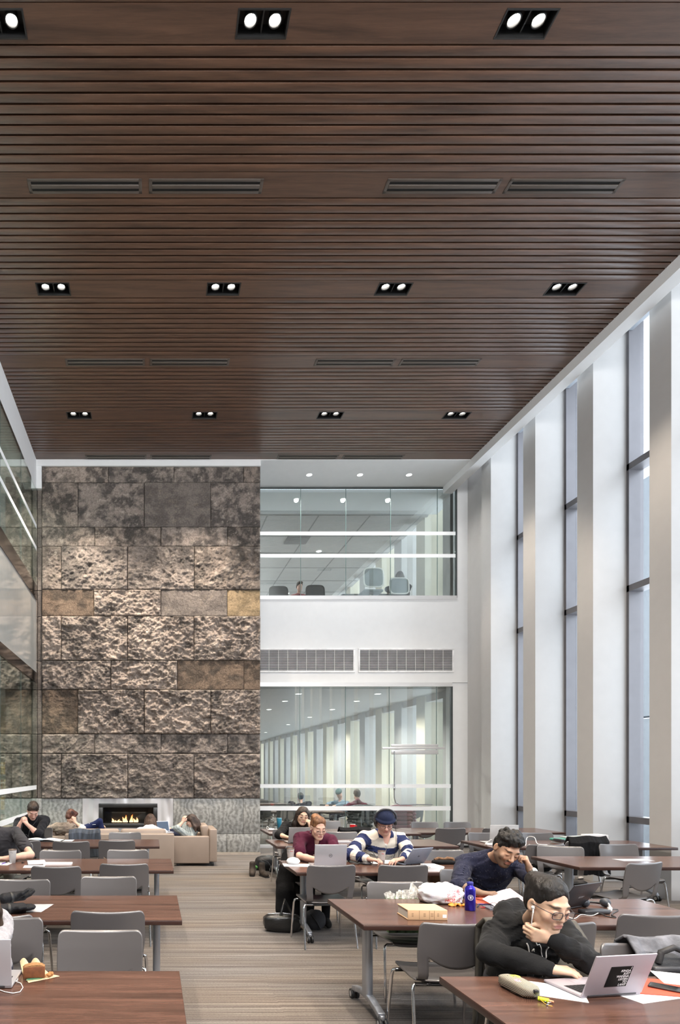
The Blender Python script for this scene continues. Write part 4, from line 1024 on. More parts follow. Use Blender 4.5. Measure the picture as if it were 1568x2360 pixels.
    return root, H, dict(neck=neck, up=up, lat=lat, fw=fw, sh=sh, A=A, off=off, hip=hip)
def add_hair(root, info, res, name='hair', mat=None):
    V, Q, C = res; return np_mesh(name, V-info['off'], Q, C, mat or M_hair, root)
class HL:   # head frame expressed in the person's local space, for MB parts
    def __init__(s, H, off): s.H = H; s.off = off; s.s = H.s
    def __call__(s, x, y, z): return s.H(x, y, z)-s.off
def seatlegs(hip, facing=0, sp=.09, up=.0, reach=.42, z=.535, foot=.10):
    fy = R(facing); fw = np.array([math.sin(fy), -math.cos(fy), 0]); lt = np.array([math.cos(fy), math.sin(fy), 0]); hip = np.asarray(hip, float)
    kn = [hip+fw*reach+lt*s*sp+np.array([0,0,z-hip[2]]) for s in (-1, 1)]; ft = [np.array([k[0], k[1], 0])+fw*.02*-1+np.array([0,0,foot]) for k in kn]
    return kn, ft
from mathutils.bvhtree import BVHTree
def surf(ob, p, d):
    """first hit on a mesh of the scene from world point p along d (object parented to a root at z=0)"""
    me = ob.data; off = ob.parent.location if ob.parent else Vector()
    t = BVHTree.FromPolygons([v.co+off for v in me.vertices], [tuple(f.vertices) for f in me.polygons])
    return t.ray_cast(Vector(p), Vector(d).normalized())
def part(root, nm): return next(c for c in root.children if c.name.split('.')[0] == nm)
def wire_on(root, name, pts, r, mat):
    m = MB(); off = Vector(root.location); m.tube([Vector(p)-off for p in pts], r, 6); return m.build(name, mat, root)
# ---------------------------------------------------------------- A: hooded woman
H = Frame(P(1262, 2086, 3.03), 10, 17, 3, 1.06)
hip = (2.05, 3.39, .585); kn, ft = seatlegs(hip, 5)
def hood(S, q):
    n, up, lat, fw = q['neck']-q['up']*.055+q['fw']*.01, q['up'], q['lat'], q['fw']
    S.chain([n+lat*-.115+fw*.045-up*.03, n+lat*-.125-fw*.04+up*.03, n+lat*-.085-fw*.115+up*.045, n-fw*.14+up*.04, n+lat*.085-fw*.115+up*.035, n+lat*.12-fw*.04+up*.015, n+lat*.11+fw*.045-up*.03], [.028,.040,.046,.048,.046,.038,.026], .03)
    S.chain([n-fw*.115+up*.01+lat*-.07, n-fw*.145-up*.07, n-fw*.115+up*.01+lat*.07], [.05,.06,.05], .04)
    for s in (-1, 1): S.chain([n+lat*s*.085+fw*.10-up*.02, n+lat*s*.055+fw*.135-up*.12, n+lat*s*.045+fw*.13-up*.28], [.026,.016,.012], .02)
    # kangaroo folds at the elbows
    for s in (-1, 1):
        a, e, w = q['A'][s]
        for t in (.35, .62, .85): c = a+(e-a)*t; S.ell(c+np.array([0,-.01,-.01]), (.064,.064,.026), None, .02)
        for t in (.25, .5): c = e+(w-e)*t; S.ell(c, (.024,.056,.054), None, .018)
rA, HA, iA = person('woman with glasses in a black hoodie, chin on hand, typing on the stickered laptop', H, 'asian', hip, P(1226, 2118, 3.25), 0, .0035,
    arms=[(-1, (1.74,3.13,.795), (1.925,2.935,.778), dict(f=(.95,-.10,-.10), u=(.05,-.25,1), curl=16)), (1, (2.145,2.975,.805), tuple(P(1272,2164,2.99)), dict(f=(-.94,.14,.20), u=(-.1,-.95,-.25), curl=50, thumb=.9))],
    top=dict(col=(.0115,.012,.013), h=.0055, thick=.014, cuff=.97, extra=hood, fold=.020, name='hoodie', vr=.046), legs=dict(knee=kn, foot=ft, col=(.03,.032,.04)), sw=.35, build=1.0, fem=True, face=dict(brow=(.03,.02,.015), lips=(.46,.19,.17), blush=.14))
add_hair(rA, iA, hair_mesh(HA, 'tied', .005, (.007,.006,.0055), (.022,.018,.016), lambda E, C: (E((-.01,-.105,.085), (.042,.034,.038)), E((0,-.03,.092), (.070,.080,.045))), 1))
glasses(rA, HL(HA, iA['off']), M_specs, .0225, .0017, True)
tee = [iA['neck']-iA['up']*t+iA['fw']*(.125+.02*math.sin(t*9)) for t in (.03,.1,.18,.26,.33)]
ear = [HA(s*.080,.006,-.012) for s in (-1,1)]
def on_chest(p, d=.004):
    h = surf(part(rA, 'hoodie'), Vector(p)+Vector(iA['fw'])*.4, -Vector(iA['fw'])); return (h[0]+Vector(iA['fw'])*d) if h[0] else Vector(p)
def chestline(pts, n=9, d=.006):
    out = []
    for (l0, t0), (l1, t1) in zip(pts[:-1], pts[1:]):
        for k in range(n): u = k/n; out.append(on_chest(iA['neck']-iA['up']*(t0+(t1-t0)*u)+iA['lat']*(l0+(l1-l0)*u), d))
    return out
mid = chestline([(-.02,.07),(.0,.14),(.02,.20),(.03,.27),(.03,.33)])
wire_on(rA, 'earphone_cord', [HA(-.078,.008,-.012), HA(-.086,.020,-.03), HA(-.082,.022,-.07), HA(-.075,.03,-.12), HA(-.062,.07,-.17)]+mid, .0024, M_wire)
wire_on(rA, 'earphone_cord', [HA(.040,.075,-.125), HA(.045,.09,-.15)]+chestline([(.09,.12),(.07,.20),(.03,.27),(.03,.33)]), .0022, M_wire)
m = MB(); o_ = iA['off']; m.blob(HA(-.080,.006,-.010)-o_, (.008,.010,.010), .05, 2, 12, 8); m.tube([HA(-.081,.010,-.012)-o_, HA(-.084,.018,-.03)-o_], .004, 8); m.build('earbud', M_wire, rA)
for sgn, nm in ((-1, 'drawstring'), (1, 'drawstring')):
    wire_on(rA, nm, chestline([(sgn*.058-.03,.06),(sgn*.050-.03,.12),(sgn*.046-.028,.19),(sgn*.040-.025,.25)], 9, .003), .0036, M_wire)
M_print = pm('white_print', (.75,.75,.73), .6)
def surf_text(root, cloth, txt, size, c, right, up, nm='chest_lettering', mat=None):
    right = Vector(right).normalized(); up = Vector(up); up = (up-right*up.dot(right)).normalized(); n = right.cross(up)
    h = surf(part(root, cloth), Vector(c)+n*.5, -n)
    if not h[0]: return
    p = h[0]+n*.006-Vector(root.location); text_obj(nm, txt, size, mat or M_print, Matrix.Translation(p) @ Matrix((right, up, n)).transposed().to_4x4(), root, ext=.003)
surf_text(rA, 'hoodie', 'BRO', .032, iA['neck']-iA['up']*.128+iA['lat']*-.078, iA['lat']-iA['up']*.25, iA['up'])
surf_text(rA, 'hoodie', 'A', .024, iA['neck']-iA['up']*.090+iA['lat']*-.060, iA['lat']-iA['up']*.25, iA['up'])
# ---------------------------------------------------------------- B: man in navy sweater
H = Frame(P(1168, 1957, 4.92), -2, 30, 13, 1.10)
hip = (2.92, 5.46, .585); kn, ft = seatlegs(hip, 0)
def navy(V, C, q):
    n = fbm(V[:,0]*150, V[:,1]*150, V[:,2]*150, 2, 3); C[:] = np.array([.016,.018,.038])*(1+.5*n[:,None]); sp = vnoise(V[:,0]*260, V[:,1]*260, V[:,2]*260, 9) > .80; C[sp] = (.09,.09,.12)
rB, HB, iB = person('dark haired bearded man in a speckled navy sweater, head on hand, reading papers', H, 'olive', hip, P(1140, 1976, 5.16), -6, .0042,
    arms=[(-1, (2.49,4.93,.785), (2.565,4.72,.782), dict(f=(.55,-.75,.15), u=(-.3,.1,.95), curl=34, thumb=.9)), (1, (3.065,4.74,.79), (3.01,4.84,.965), dict(f=(-.28,.05,.95), u=(.75,-.55,.2), curl=62, thumb=.8))],
    top=dict(col=(.016,.018,.038), h=.0068, thick=.012, cuff=.66, fold=.022, mat=M_cloth, paint=navy, collar=.066), legs=dict(knee=kn, foot=ft, col=(.02,.02,.025)), sw=.45, build=1.16, neckr=.054,
    face=dict(beard=(.035,.025,.019,.80), brow=(.012,.009,.007), lips=(.42,.17,.14), blush=.05))
def curls(E, C):
    r = random.Random(4)
    for i in range(46):
        a = r.uniform(-1, 1)*2.6; b = r.uniform(.25, 1.25); d = (math.sin(a)*math.cos(b)*.078, math.cos(a)*math.cos(b)*.095-.02, math.sin(b)*.085+.058)
        if d[1] > .06 and d[2] < .085: continue
        E(d, (.019,.020,.017), .010)
add_hair(rB, iB, hair_mesh(HB, 'short', .005, (.005,.0045,.004), (.015,.013,.012), curls, 2))
wr = iB['A'][1]; ax = Vector(wr[2]-wr[1]).normalized(); q = ax.to_track_quat('Z', 'Y').to_matrix(); pc = Vector(wr[1]+(wr[2]-wr[1])*.84-iB['off'])
m = MB(); m.lathe([(.029,-.009),(.032,-.009),(.032,.009),(.029,.009),(.029,-.009)], 24, pc, q); fd = Vector((.35,-.93,.05)); fd = (fd-ax*fd.dot(ax)).normalized(); q2 = fd.to_track_quat('Z', 'Y').to_matrix()
wt = m.build('wristwatch', M_steel, rB); m = MB(); m.lathe([(.0,.0),(.021,0),(.022,.007),(.019,.010),(0,.010)], 20, pc+fd*.030, q2); m.build('watch_face', pm('watch_dial', (.75,.74,.70), .2, .2), wt)
# ---------------------------------------------------------------- C: striped sweater
H = Frame(P(888, 1896, 6.80), -12, 24, 0, 1.06)
hip = (2.66, 7.22, .585); kn, ft = seatlegs(hip, 0)
def stripes(V, C, q):
    cr, nv = np.array([.62,.57,.50]), np.array([.020,.028,.085])
    t = -((V-q['neck'])@q['up']); L = (V-q['neck'])@q['lat']; coord = t+.0
    dt, _ = seg_d(V, q['neck']-q['up']*.16, q['hip']); dt = dt-.165
    for s, (a, e, w) in q['A'].items():
        d1, t1 = seg_d(V, a, e); d2, t2 = seg_d(V, e, w); la, lb = np.linalg.norm(e-a), np.linalg.norm(w-e)
        arc = np.where(d1 < d2, t1*la, la+t2*lb); mk = (np.minimum(d1, d2)-.075 < dt) & (L*s > .12) & (arc > .01); coord = np.where(mk, .085+arc, coord)
    b = np.floor((coord-.115)/.082).astype(int); C[:] = np.where(((b % 2) == 0)[:,None], nv, cr); C[coord < .115] = cr
    c2 = (t < .012) & (np.abs(L) < .09); C[c2] = nv
rC, HC, iC = person('man in navy and cream striped sweater with beanie and headphones, writing', H, 'pink', hip, P(886, 1920, 7.0), 0, .005,
    arms=[(-1, (2.215,6.80,.785), (2.35,6.54,.782), dict(f=(.72,-.55,-.02), u=(-.25,.05,.95), curl=38, thumb=.9)), (1, (2.89,6.78,.785), (2.70,6.55,.780), dict(f=(-.85,-.35,-.05), u=(.1,-.1,1), curl=18))],
    top=dict(col=(.6,.56,.5), h=.006, thick=.018, cuff=.90, fold=.024, paint=stripes, collar=.066, vneck=.055, mat=M_cloth), legs=dict(knee=kn, foot=ft, col=(.02,.02,.03)), sw=.43, build=1.14, neckr=.06,
    face=dict(beard=(.24,.12,.075,.45), brow=(.12,.07,.045), blush=.25))
def beanie(H, info, root):
    S = SDF(); k = H.s; S.ell(H(0,-.014,.060), np.array([.090,.106,.088])*k, H.M, .02)
    S.chain([H(.088*math.sin(a), -.012+.104*math.cos(a), .047-.004*math.cos(a)) for a in np.linspace(0, 2*PI, 25)], [.016*k]*25, .012)
    S.ell(H(0,.0,-.06), np.array([.2,.2,.085])*k, H.M, .006, 1)
    V, Q = S.mesh(.006); l = H.loc(V); rib = .5+.5*np.sin(np.arctan2(l[:,0], l[:,1])*46); C = np.array([.016,.022,.052])*(.65+.6*rib[:,None]); return np_mesh('beanie', V-info['off'], Q, C, M_cloth, root)
beanie(HC, iC, rC)
S = SDF(); S.chain([HC(s*.083,-.02,.0) for s in (-1,)]+[HC(-.083,-.035,-.05), HC(-.07,-.055,-.09)], [.012,.016,.01], .01); V, Q = S.mesh(.006); np_mesh('hair', V-iC['off'], Q, np.tile([.05,.03,.02], (len(V), 1)), M_hair, rC)
m = MB(); o_ = iC['off']; m.tube([HC(.104*math.cos(a), .005+.0*a, .058+.104*math.sin(a))-o_ for a in np.linspace(-.12, PI+.12, 24)], .011, 8); hp = m.build('headphones', pm('headphone_grey', (.03,.032,.04), .4), rC)
for s in (-1, 1):
    m = MB(); qm = Vector(HC.x*s).to_track_quat('Z', 'Y').to_matrix(); m.lathe([(0,-.012),(.034,-.012),(.040,0),(.036,.014),(0,.018)], 20, Vector(HC(s*.098,-.002,.010)-o_), qm); m.build('ear_cup', M_black, hp)
glasses(rC, HL(HC, iC['off']), M_specs, .023, .0018)
wire_on(rC, 'headphone_cord', [HC(.10,.0,-.02), HC(.11,.03,-.09), iC['neck']+iC['lat']*.11+iC['fw']*.155-iC['up']*.12, iC['neck']+iC['lat']*.10+iC['fw']*.165-iC['up']*.25, iC['neck']+iC['lat']*.11+iC['fw']*.17-iC['up']*.36], .0025, M_black)
zp = [iC['neck']-iC['up']*t+iC['fw']*.16 for t in (.05,.09,.13,.165)]
zz = []
for p in zp:
    hsurf = surf(part(rC, 'sweater'), Vector(p)+Vector(iC['fw'])*.3, -Vector(iC['fw'])); zz.append((hsurf[0]+Vector(iC['fw'])*.004) if hsurf[0] else Vector(p))
wire_on(rC, 'zip', zz, .004, M_steel)
# ---------------------------------------------------------------- D: maroon top
H = Frame(P(734, 1908, 6.80), 6, 20, 0, 1.02)
hip = (1.87, 7.24, .585); kn, ft = seatlegs(hip, 0)
rD, HD_, iD = person('auburn haired woman in a maroon short sleeved top at the silver laptop', H, 'fair', hip, P(730, 1922, 7.0), 0, .005,
    arms=[(-1, (1.655,6.80,.790), (1.80,6.56,.785), dict(f=(.55,-.8,-.05), u=(-.1,.1,1), curl=18)), (1, (2.06,6.82,.790), (1.95,6.58,.785), dict(f=(-.4,-.85,-.05), u=(.1,.1,1), curl=18))],
    top=dict(col=(.062,.010,.026), h=.007, thick=.014, cuff=.36, fold=.024, vneck=.10, name='top'), legs=dict(knee=kn, foot=ft, col=(.015,.015,.017)), sw=.37, fem=True, face=dict(brow=(.16,.08,.045), blush=.22))
add_hair(rD, iD, hair_mesh(HD_, 'tied', .006, (.12,.050,.022), (.30,.145,.065), lambda E, C: (E((-.012,-.092,.088), (.050,.042,.042)), E((0,-.005,.090), (.068,.066,.026))), 3))
glasses(rD, HL(HD_, iD['off']), pm('thin_wire_frame', (.25,.2,.17), .3, .5), .022, .0013)
m = MB(); m.tube([HD_(-.082,.0,-.035)-iD['off'], HD_(-.084,.002,-.055)-iD['off']], .006, 8); m.build('earring', M_steel, rD)
# ---------------------------------------------------------------- E: long haired woman in black
H = Frame(P(698, 1881, 9.0), -4, 8, 8, 1.06)
hip = (2.15, 9.36, .585); kn, ft = seatlegs(hip, 0)
rE, HE, iE = person('long haired woman with glasses in black, cheek resting on her hand', H, 'asian', hip, P(690, 1900, 9.2), 0, .006,
    arms=[(-1, (1.87,8.95,.795), (1.965,8.78,.785), dict(f=(.8,-.5,-.05), u=(0,0,1), curl=25)), (1, (2.33,8.87,.795), (2.315,8.86,.930), dict(f=(-.28,.05,.95), u=(.55,-.75,.2), curl=55, thumb=.9))],
    top=dict(col=(.010,.010,.011), h=.009, thick=.014, cuff=.72, fold=.02, collar=.06), legs=dict(knee=kn, foot=ft, col=(.012,.012,.014)), sw=.38, fem=True, face=dict(brow=(.03,.02,.015), blush=.15))
add_hair(rE, iE, hair_mesh(HE, 'long', .008, (.016,.011,.009), (.05,.035,.027), None, 5, .30))
glasses(rE, HL(HE, iE['off']), pm('rose_wire_frame', (.35,.22,.18), .3, .5), .0235, .0014)
# ---------------------------------------------------------------- F: black sweater, clasped hands
H = Frame(P(76, 1869, 9.22), 20, 42, 0, 1.05)
hip = (-1.86, 9.66, .585); kn, ft = seatlegs(hip, 0)
rF, HF, iF = person('man in a black sweater leaning on clasped hands at the farthest left table', H, 'pink', hip, P(73, 1883, 9.45), 5, .006,
    arms=[(-1, (-2.03,9.08,.795), (-1.955,9.0,.965), dict(f=(.50,-.1,.85), u=(-.75,-.6,.35), curl=45, thumb=.8)), (1, (-1.70,9.06,.795), (-1.845,9.0,.955), dict(f=(-.62,-.1,.78), u=(.6,-.75,.3), curl=45, thumb=.8))],
    top=dict(col=(.010,.0105,.014), h=.0085, thick=.015, cuff=.60, fold=.022, collar=.062), legs=dict(knee=kn, foot=ft, col=(.015,.015,.02)), sw=.42, build=1.08, face=dict(brow=(.06,.035,.022), blush=.3))
add_hair(rF, iF, hair_mesh(HF, 'short', .007, (.018,.011,.008), (.045,.027,.019), None, 6))
wire_on(rF, 'earphone_cord', [HF(.075,.01,-.02), HF(.07,.06,-.12), (-1.80,8.98,.90), (-1.82,8.97,.80), (-1.80,8.9,.745)], .002, M_specs)
# ---------------------------------------------------------------- G: grey T-shirt (head mostly outside the frame)
H = Frame(P(-24, 1893, 7.12), -10, 28, 0, 1.05)
hip = (-1.76, 7.52, .585); kn, ft = seatlegs(hip, 0)
rG, HG, iG = person('man in a charcoal T-shirt at the left edge, arm on the booklet table', H, 'fair', hip, P(-8, 1917, 7.3), 0, .0065,
    arms=[(-1, (-2.10,6.95,.785), (-1.98,6.72,.782), dict(f=(.6,-.7,0), u=(0,0,1), curl=20)), (1, (-1.375,6.90,.785), (-1.60,6.73,.782), dict(f=(-.95,-.15,0), u=(0,-.1,1), curl=30, thumb=.8))],
    top=dict(col=(.042,.041,.046), h=.0075, thick=.014, cuff=.34, fold=.018, name='tshirt', collar=.066), legs=dict(knee=kn, foot=ft, col=(.25,.24,.22)), sw=.43, build=1.08)
add_hair(rG, iG, hair_mesh(HG, 'short', .008, (.04,.025,.016), None, None, 7))
# ---------------------------------------------------------------- H: knit sweater woman at the left edge
H = Frame(P(-66, 2062, 3.20), -20, 22, 0, 1.05)
hip = (-1.0, 3.56, .585); kn, ft = seatlegs(hip, 0)
rH, HH_, iH = person('long haired woman in a pale grey knit sweater at the left edge', H, 'fair', hip, (-1.02, 3.32, .955), 0, .006,
    arms=[(-1, (-1.24,3.05,.80), (-1.08,2.93,.782), dict(f=(.4,-.8,0), u=(0,0,1), curl=20)), (1, (-.80,3.14,.80), (-.86,2.99,.782), dict(f=(-.4,-.8,0), u=(0,0,1), curl=20))],
    top=dict(col=(.36,.35,.375), h=.007, thick=.02, cuff=.95, fold=.02, mat=M_knit, name='knit_sweater', collar=.062), legs=dict(knee=kn, foot=ft, col=(.03,.03,.05)), sw=.36)
add_hair(rH, iH, hair_mesh(HH_, 'long', .007, (.022,.013,.009), (.07,.043,.028), None, 8, .32))
# ---------------------------------------------------------------- I: reader in the left armchair
H = Frame(P(165, 1884, 11.42), 118, 30, 0, 1.0)
hip = (-1.42, 11.55, .56)
rI, HI, iI = person('short haired reader in the left armchair, hand to cheek, grey coat behind', H, 'fair', hip, P(160, 1903, 11.48), 95, .009,
    arms=[(-1, (-1.28,11.28,.68), (-1.43,11.33,.79), dict(f=(-.25,.15,.9), u=(.3,-.9,0), curl=45)), (1, (-1.22,11.75,.62), (-1.02,11.66,.68), dict(f=(.8,-.2,.2), u=(0,.3,.9), curl=30))],
    top=dict(col=(.55,.54,.54), h=.010, thick=.014, cuff=.62, fold=.018), legs=dict(knee=[(-.98,11.42,.80),(-1.0,11.66,.76)], foot=[(-.80,11.42,.12),(-.82,11.66,.12)], col=(.012,.018,.065), r=.98, toe=(1,0,0)), sw=.34)
add_hair(rI, iI, hair_mesh(HI, 'short', .008, (.050,.018,.013), (.13,.055,.038), lambda E, C: (E((0,-.075,.0), (.072,.045,.06)), E((0,-.06,.07), (.084,.075,.075))), 9))
# ---------------------------------------------------------------- J: white top, seen from behind on the sofa
H = Frame(P(347, 1893, 10.98), 180, 12, 0, 1.02)
hip = (-.03, 10.80, .55)
rJ, HJ, iJ = person('brown haired woman in a white top on the sofa, seen from behind', H, 'fair', hip, P(347, 1909, 10.86), 180, .009,
    arms=[(-1, (.22,10.98,.64), (.14,11.15,.62), dict(f=(-.6,.8,0), u=(0,0,1), curl=25)), (1, (-.32,10.95,.62), (-.16,11.15,.62), dict(f=(.6,.8,0), u=(0,0,1), curl=25))],
    top=dict(col=(.62,.64,.68), h=.010, thick=.02, cuff=.95, fold=.03, collar=.07), legs=dict(knee=[(.08,11.22,.56),(-.12,11.22,.56)], foot=[(.08,11.25,.1),(-.12,11.25,.1)], col=(.02,.025,.05)), sw=.40, build=1.05)
add_hair(rJ, iJ, hair_mesh(HJ, 'long', .008, (.040,.022,.016), (.10,.062,.045), None, 10, .14))
# ---------------------------------------------------------------- K: striped top in the right armchair
H = Frame(P(441, 1893, 11.46), -100, 20, 0, 1.0)
hip = (.66, 11.56, .55)
def fine(V, C, q):
    t = -((V-q['neck'])@q['up']); C[:] = np.where((np.floor(t/.018).astype(int) % 2 == 0)[:,None], np.array([.36,.40,.40]), np.array([.23,.27,.28]))
rK, HK, iK = person('woman in a grey striped top in the right armchair, hand on her brow', H, 'fair', hip, P(448, 1911, 11.46), -92, .009,
    arms=[(1, (.46,11.22,.69), (.575,11.30,.80), dict(f=(.30,.15,.9), u=(-.4,-.9,0), curl=35)), (-1, (.42,11.75,.62), (.25,11.7,.62), dict(f=(-.9,0,0), u=(0,0,1), curl=25))],
    top=dict(col=(.3,.33,.34), h=.009, thick=.016, cuff=.55, fold=.016, paint=fine), legs=dict(knee=[(.30,11.70,.56),(.30,11.48,.56)], foot=[(.26,11.70,.1),(.26,11.48,.1)], col=(.02,.025,.05), toe=(-1,0,0)), sw=.36)
add_hair(rK, iK, hair_mesh(HK, 'long', .008, (.026,.017,.014), (.075,.05,.04), None, 11, .12))
# ---------------------------------------------------------------- behind the glass
def far_person(label, hp, Y, facing, pitch, col, hair, hst='short', top=None, z0=0, skin='fair', lean=.12, nm='jacket', haircol=None, extra=None):
    H = Frame(hp, facing, pitch, 0, 1.05); a = R(facing); fw = np.array([math.sin(a), -math.cos(a), 0]); lt = np.array([math.cos(a), math.sin(a), 0]); h = np.asarray(hp, float)
    neck = h-np.array([0,0,.21])-fw*.05; hip = np.array([h[0], h[1], z0+.585])-fw*lean*1.6; el = [hip+lt*s*.27+fw*.30+np.array([0,0,z0+.80-hip[2]]) for s in (-1,1)]; w = [e+fw*.20-lt*s*.14+np.array([0,0,-.01]) for e, s in zip(el, (-1,1))]
    kn, ft = seatlegs(hip, facing); kn = [np.array([k[0], k[1], z0+.5]) for k in kn]; ft = [np.array([f[0], f[1], z0+.1]) for f in ft]
    r, Hh, i = person(label, H, skin, hip, neck, facing, .011, z0=z0, arms=[(-1, el[0], w[0], dict(f=fw, u=(0,0,1))), (1, el[1], w[1], dict(f=fw, u=(0,0,1)))], top=dict(col=col, h=.012, thick=.022, cuff=.95, name=nm, extra=extra), legs=dict(knee=kn, foot=ft, col=(.02,.02,.03), h=.016), sw=.40)
    if hair: add_hair(r, i, hair_mesh(Hh, hst, .010, hair, None, None, 12, .15))
    return r, Hh, i
far_person('reader in a dark jacket behind the glass, back to us, farthest left', P(693, 1838, 17.55), 17.55, 175, 15, (.02,.022,.03), (.012,.01,.01))
rM, HM, iM = far_person('person in a teal cap and pale scarf reading behind the glass', P(782, 1829, 17.1), 17.1, -55, 35, (.16,.22,.27), None)
S = SDF(); S.ell(HM(0,-.015,.055), np.array([.090,.106,.090]), HM.M, .02); S.ell(HM(0,.0,-.06), np.array([.2,.2,.085]), HM.M, .006, 1); V, Q = S.mesh(.009); np_mesh('cap', V-iM['off'], Q, np.tile([.07,.12,.12], (len(V), 1)), M_cloth, rM)
far_person('person in a maroon hooded top behind the glass, back to us', P(823, 1832, 15.7), 15.7, 172, 15, (.105,.016,.035), (.03,.02,.016), extra=lambda S, q: S.chain([q['neck']+q['lat']*-.09, q['neck']-q['fw']*.10+q['up']*.02, q['neck']+q['lat']*.09], [.045,.06,.045], .03), nm='hooded_top')
far_person('person with dark hair at a laptop in the upper room, only head showing', P(691, 1352, 17.0), 17.0, 5, 15, (.25,.05,.06), (.02,.014,.01), 'short', z0=5.70, nm='red_top')
far_person('dark haired person in the upper room, seen from behind in the white chair', P(921, 1330, 15.75), 15.75, 180, 8, (.03,.035,.05), (.03,.02,.016), 'long', z0=5.70)
# ================================================================== THINGS ON TABLES, CHAIRS AND FLOOR
def T(px, py, z=TH): Y = (EYE-z)*F/(py-CY); return Vector(((px-CX)*Y/F, Y, z))
M_silver = pm('laptop_silver', (.56,.56,.60), .32, .55, vary=.02)
M_lilac = pm('laptop_silver_lilac', (.52,.47,.52), .36, .4, vary=.02)
M_dgrey = pm('laptop_charcoal', (.030,.030,.034), .35); M_key = pm('laptop_keys', (.02,.02,.022), .5)
M_scr = pm('laptop_screen', (.01,.012,.016), .15, emit=(.35,.5,.75), estr=.35)
M_paper = pm('white_paper', (.82,.82,.83), .7, vary=.02); M_ink = pm('print_ink', (.05,.05,.06), .7)
def laptop(label, loc, rz, w=.32, d=.22, tilt=18, mat=None, cat='laptop', group=None, logo=None, base_z=.0):
    """hinge at the origin along X, keyboard toward local +Y, lid leaning toward local -Y"""
    t = thing('laptop', label, cat, loc, R(rz), group); mat = mat or M_silver
    m = MB(); m.box((0,d/2,.009),(w,d,.014), .005, seg=3); b = m.build('base', mat, t)
    m = MB(); nx, ny = 13, 5
    m.box((0,d*.34,.0165),(w*.86,d*.42,.001), mi=0)
    for j in range(ny):
        for i in range(nx): m.box((-w*.41+w*.82*(i+.5)/nx, d*.15+d*.38*(j+.5)/ny, .0178),(w*.82/nx*.84,d*.38/ny*.82,.002), mi=0)
    m.build('keyboard', M_key, b)
    m = MB(); m.box((0,d*.80,.0163),(w*.32,d*.26,.0008), .0002); m.build('trackpad', mat, b)
    q = Matrix.Rotation(R(tilt), 3, 'X')
    m = MB(); m.box(q @ Vector((0,0,d/2))+Vector((0,0,.012)), (w,.007,d), .003, q, seg=3); lid = m.build('lid', mat, t)
    m = MB(); m.box(q @ Vector((0,.004,d/2))+Vector((0,0,.012)), (w*.92,.001,d*.86), 0, q); m.build('screen', M_scr, lid)
    m = MB(); m.tube([(-w*.4,0,.012),(w*.4,0,.012)], .006, 8); m.build('hinge', M_dgrey, t)
    fr = Matrix.Translation(q @ Vector((0,-.0040,d/2))+Vector((0,0,.012))) @ (q @ Matrix(((1,0,0),(0,0,-1),(0,1,0)))).to_4x4()
    return t, lid, fr
# --- L1
laptop('silver laptop cut by the left edge, open in front of the knit sweater woman', (-.81, 2.81, TH), 0, .325, .225, 6)
m = MB(); m.tube([T(14,2247)+Vector((0,0,.004)), T(30,2246)+Vector((0,0,.004)), T(42,2254)+Vector((0,0,.004)), T(40,2262)+Vector((0,0,.004)), T(26,2267)+Vector((0,0,.012)), T(34,2266)+Vector((0,0,.010)), T(48,2268)+Vector((0,0,.004)), T(53,2278)+Vector((0,0,.004)), T(46,2288)+Vector((0,0,.004)), T(30,2291)+Vector((0,0,.004)), T(12,2288)+Vector((0,0,.004)), T(-10,2280)+Vector((0,0,.004))], .0022, 6)
tag(m.build('charging_cable', M_wire), 'looped white cable beside the silver laptop at lower left', 'cable')
def kraft():
    o = T(88, 2247); t = thing('paper_bag', 'flattened kraft paper bag under the cake slice', 'paper bag', (o.x, o.y, TH)); 
    c = [T(46,2239), T(66,2266), T(138,2251), T(92,2238)]
    def fn(u, v):
        a = c[0]+(c[1]-c[0])*u; b = c[3]+(c[2]-c[3])*u; p = a+(b-a)*v; z = .002+.055*max(0, 1-u*2.2)**1.5*(.5+.7*abs(math.sin(v*5.2+.6)))+.004*mnoise.noise(Vector((u*4,v*4,1)))
        return p-Vector(o)+Vector((0,0,max(z,.001)))
    m = MB(); m.grid(fn, 16, 16); m.build('paper_sheet', pm('kraft_paper', (.66,.47,.28), .8, vary=.12), t)
    m = MB()
    for (px, py, dx, dy) in ((72,2261,.05,.004),(78,2258,.06,.004),(90,2259,.03,.004),(66,2258,.02,.004)): q = T(px, py)-o; m.box((q.x,q.y,.0065),(dx,dy,.0012), 0, R(20))
    m.build('green_print', pm('green_print', (.06,.30,.17), .7), t)
kraft()
o = T(78, 2256); t = thing('cake_slice', 'brown loaf cake slice on a kraft paper bag', 'cake', (o.x, o.y+.01, TH+.006), R(12))
m = MB()
prof = [(-.05,-.028),(.05,-.028),(.052,.020),(.038,.030),(.01,.034),(-.02,.033),(-.045,.027),(-.053,.018)]
m.prism([(x, z) for x, z in prof], -.022, .022, Matrix(((1,0,0,0),(0,0,1,0),(0,1,0,.030),(0,0,0,1)))); cs = m.build('crumb', pm('cake_crumb', (.30,.155,.06), .9, vary=.35, nscale=90, bump=.6, bscale=150), t)
m = MB(); m.box((0,-.0235,.030),(.10,.004,.052), .002); m.box((-.052,0,.026),(.004,.044,.05), .002); m.build('crust', pm('cake_crust', (.16,.055,.02), .8, vary=.25, nscale=40), t)
m = MB(); rr = random.Random(2)
for i in range(9): m.blob((.068+rr.uniform(-.02,.02), rr.uniform(-.02,.02), .008), (.008,.007,.007), .3, 3, 8, 6, 0, seed=i)
m.build('crumbs', pm('cake_crumbs', (.36,.17,.06), .9), t)['kind'] = 'stuff'
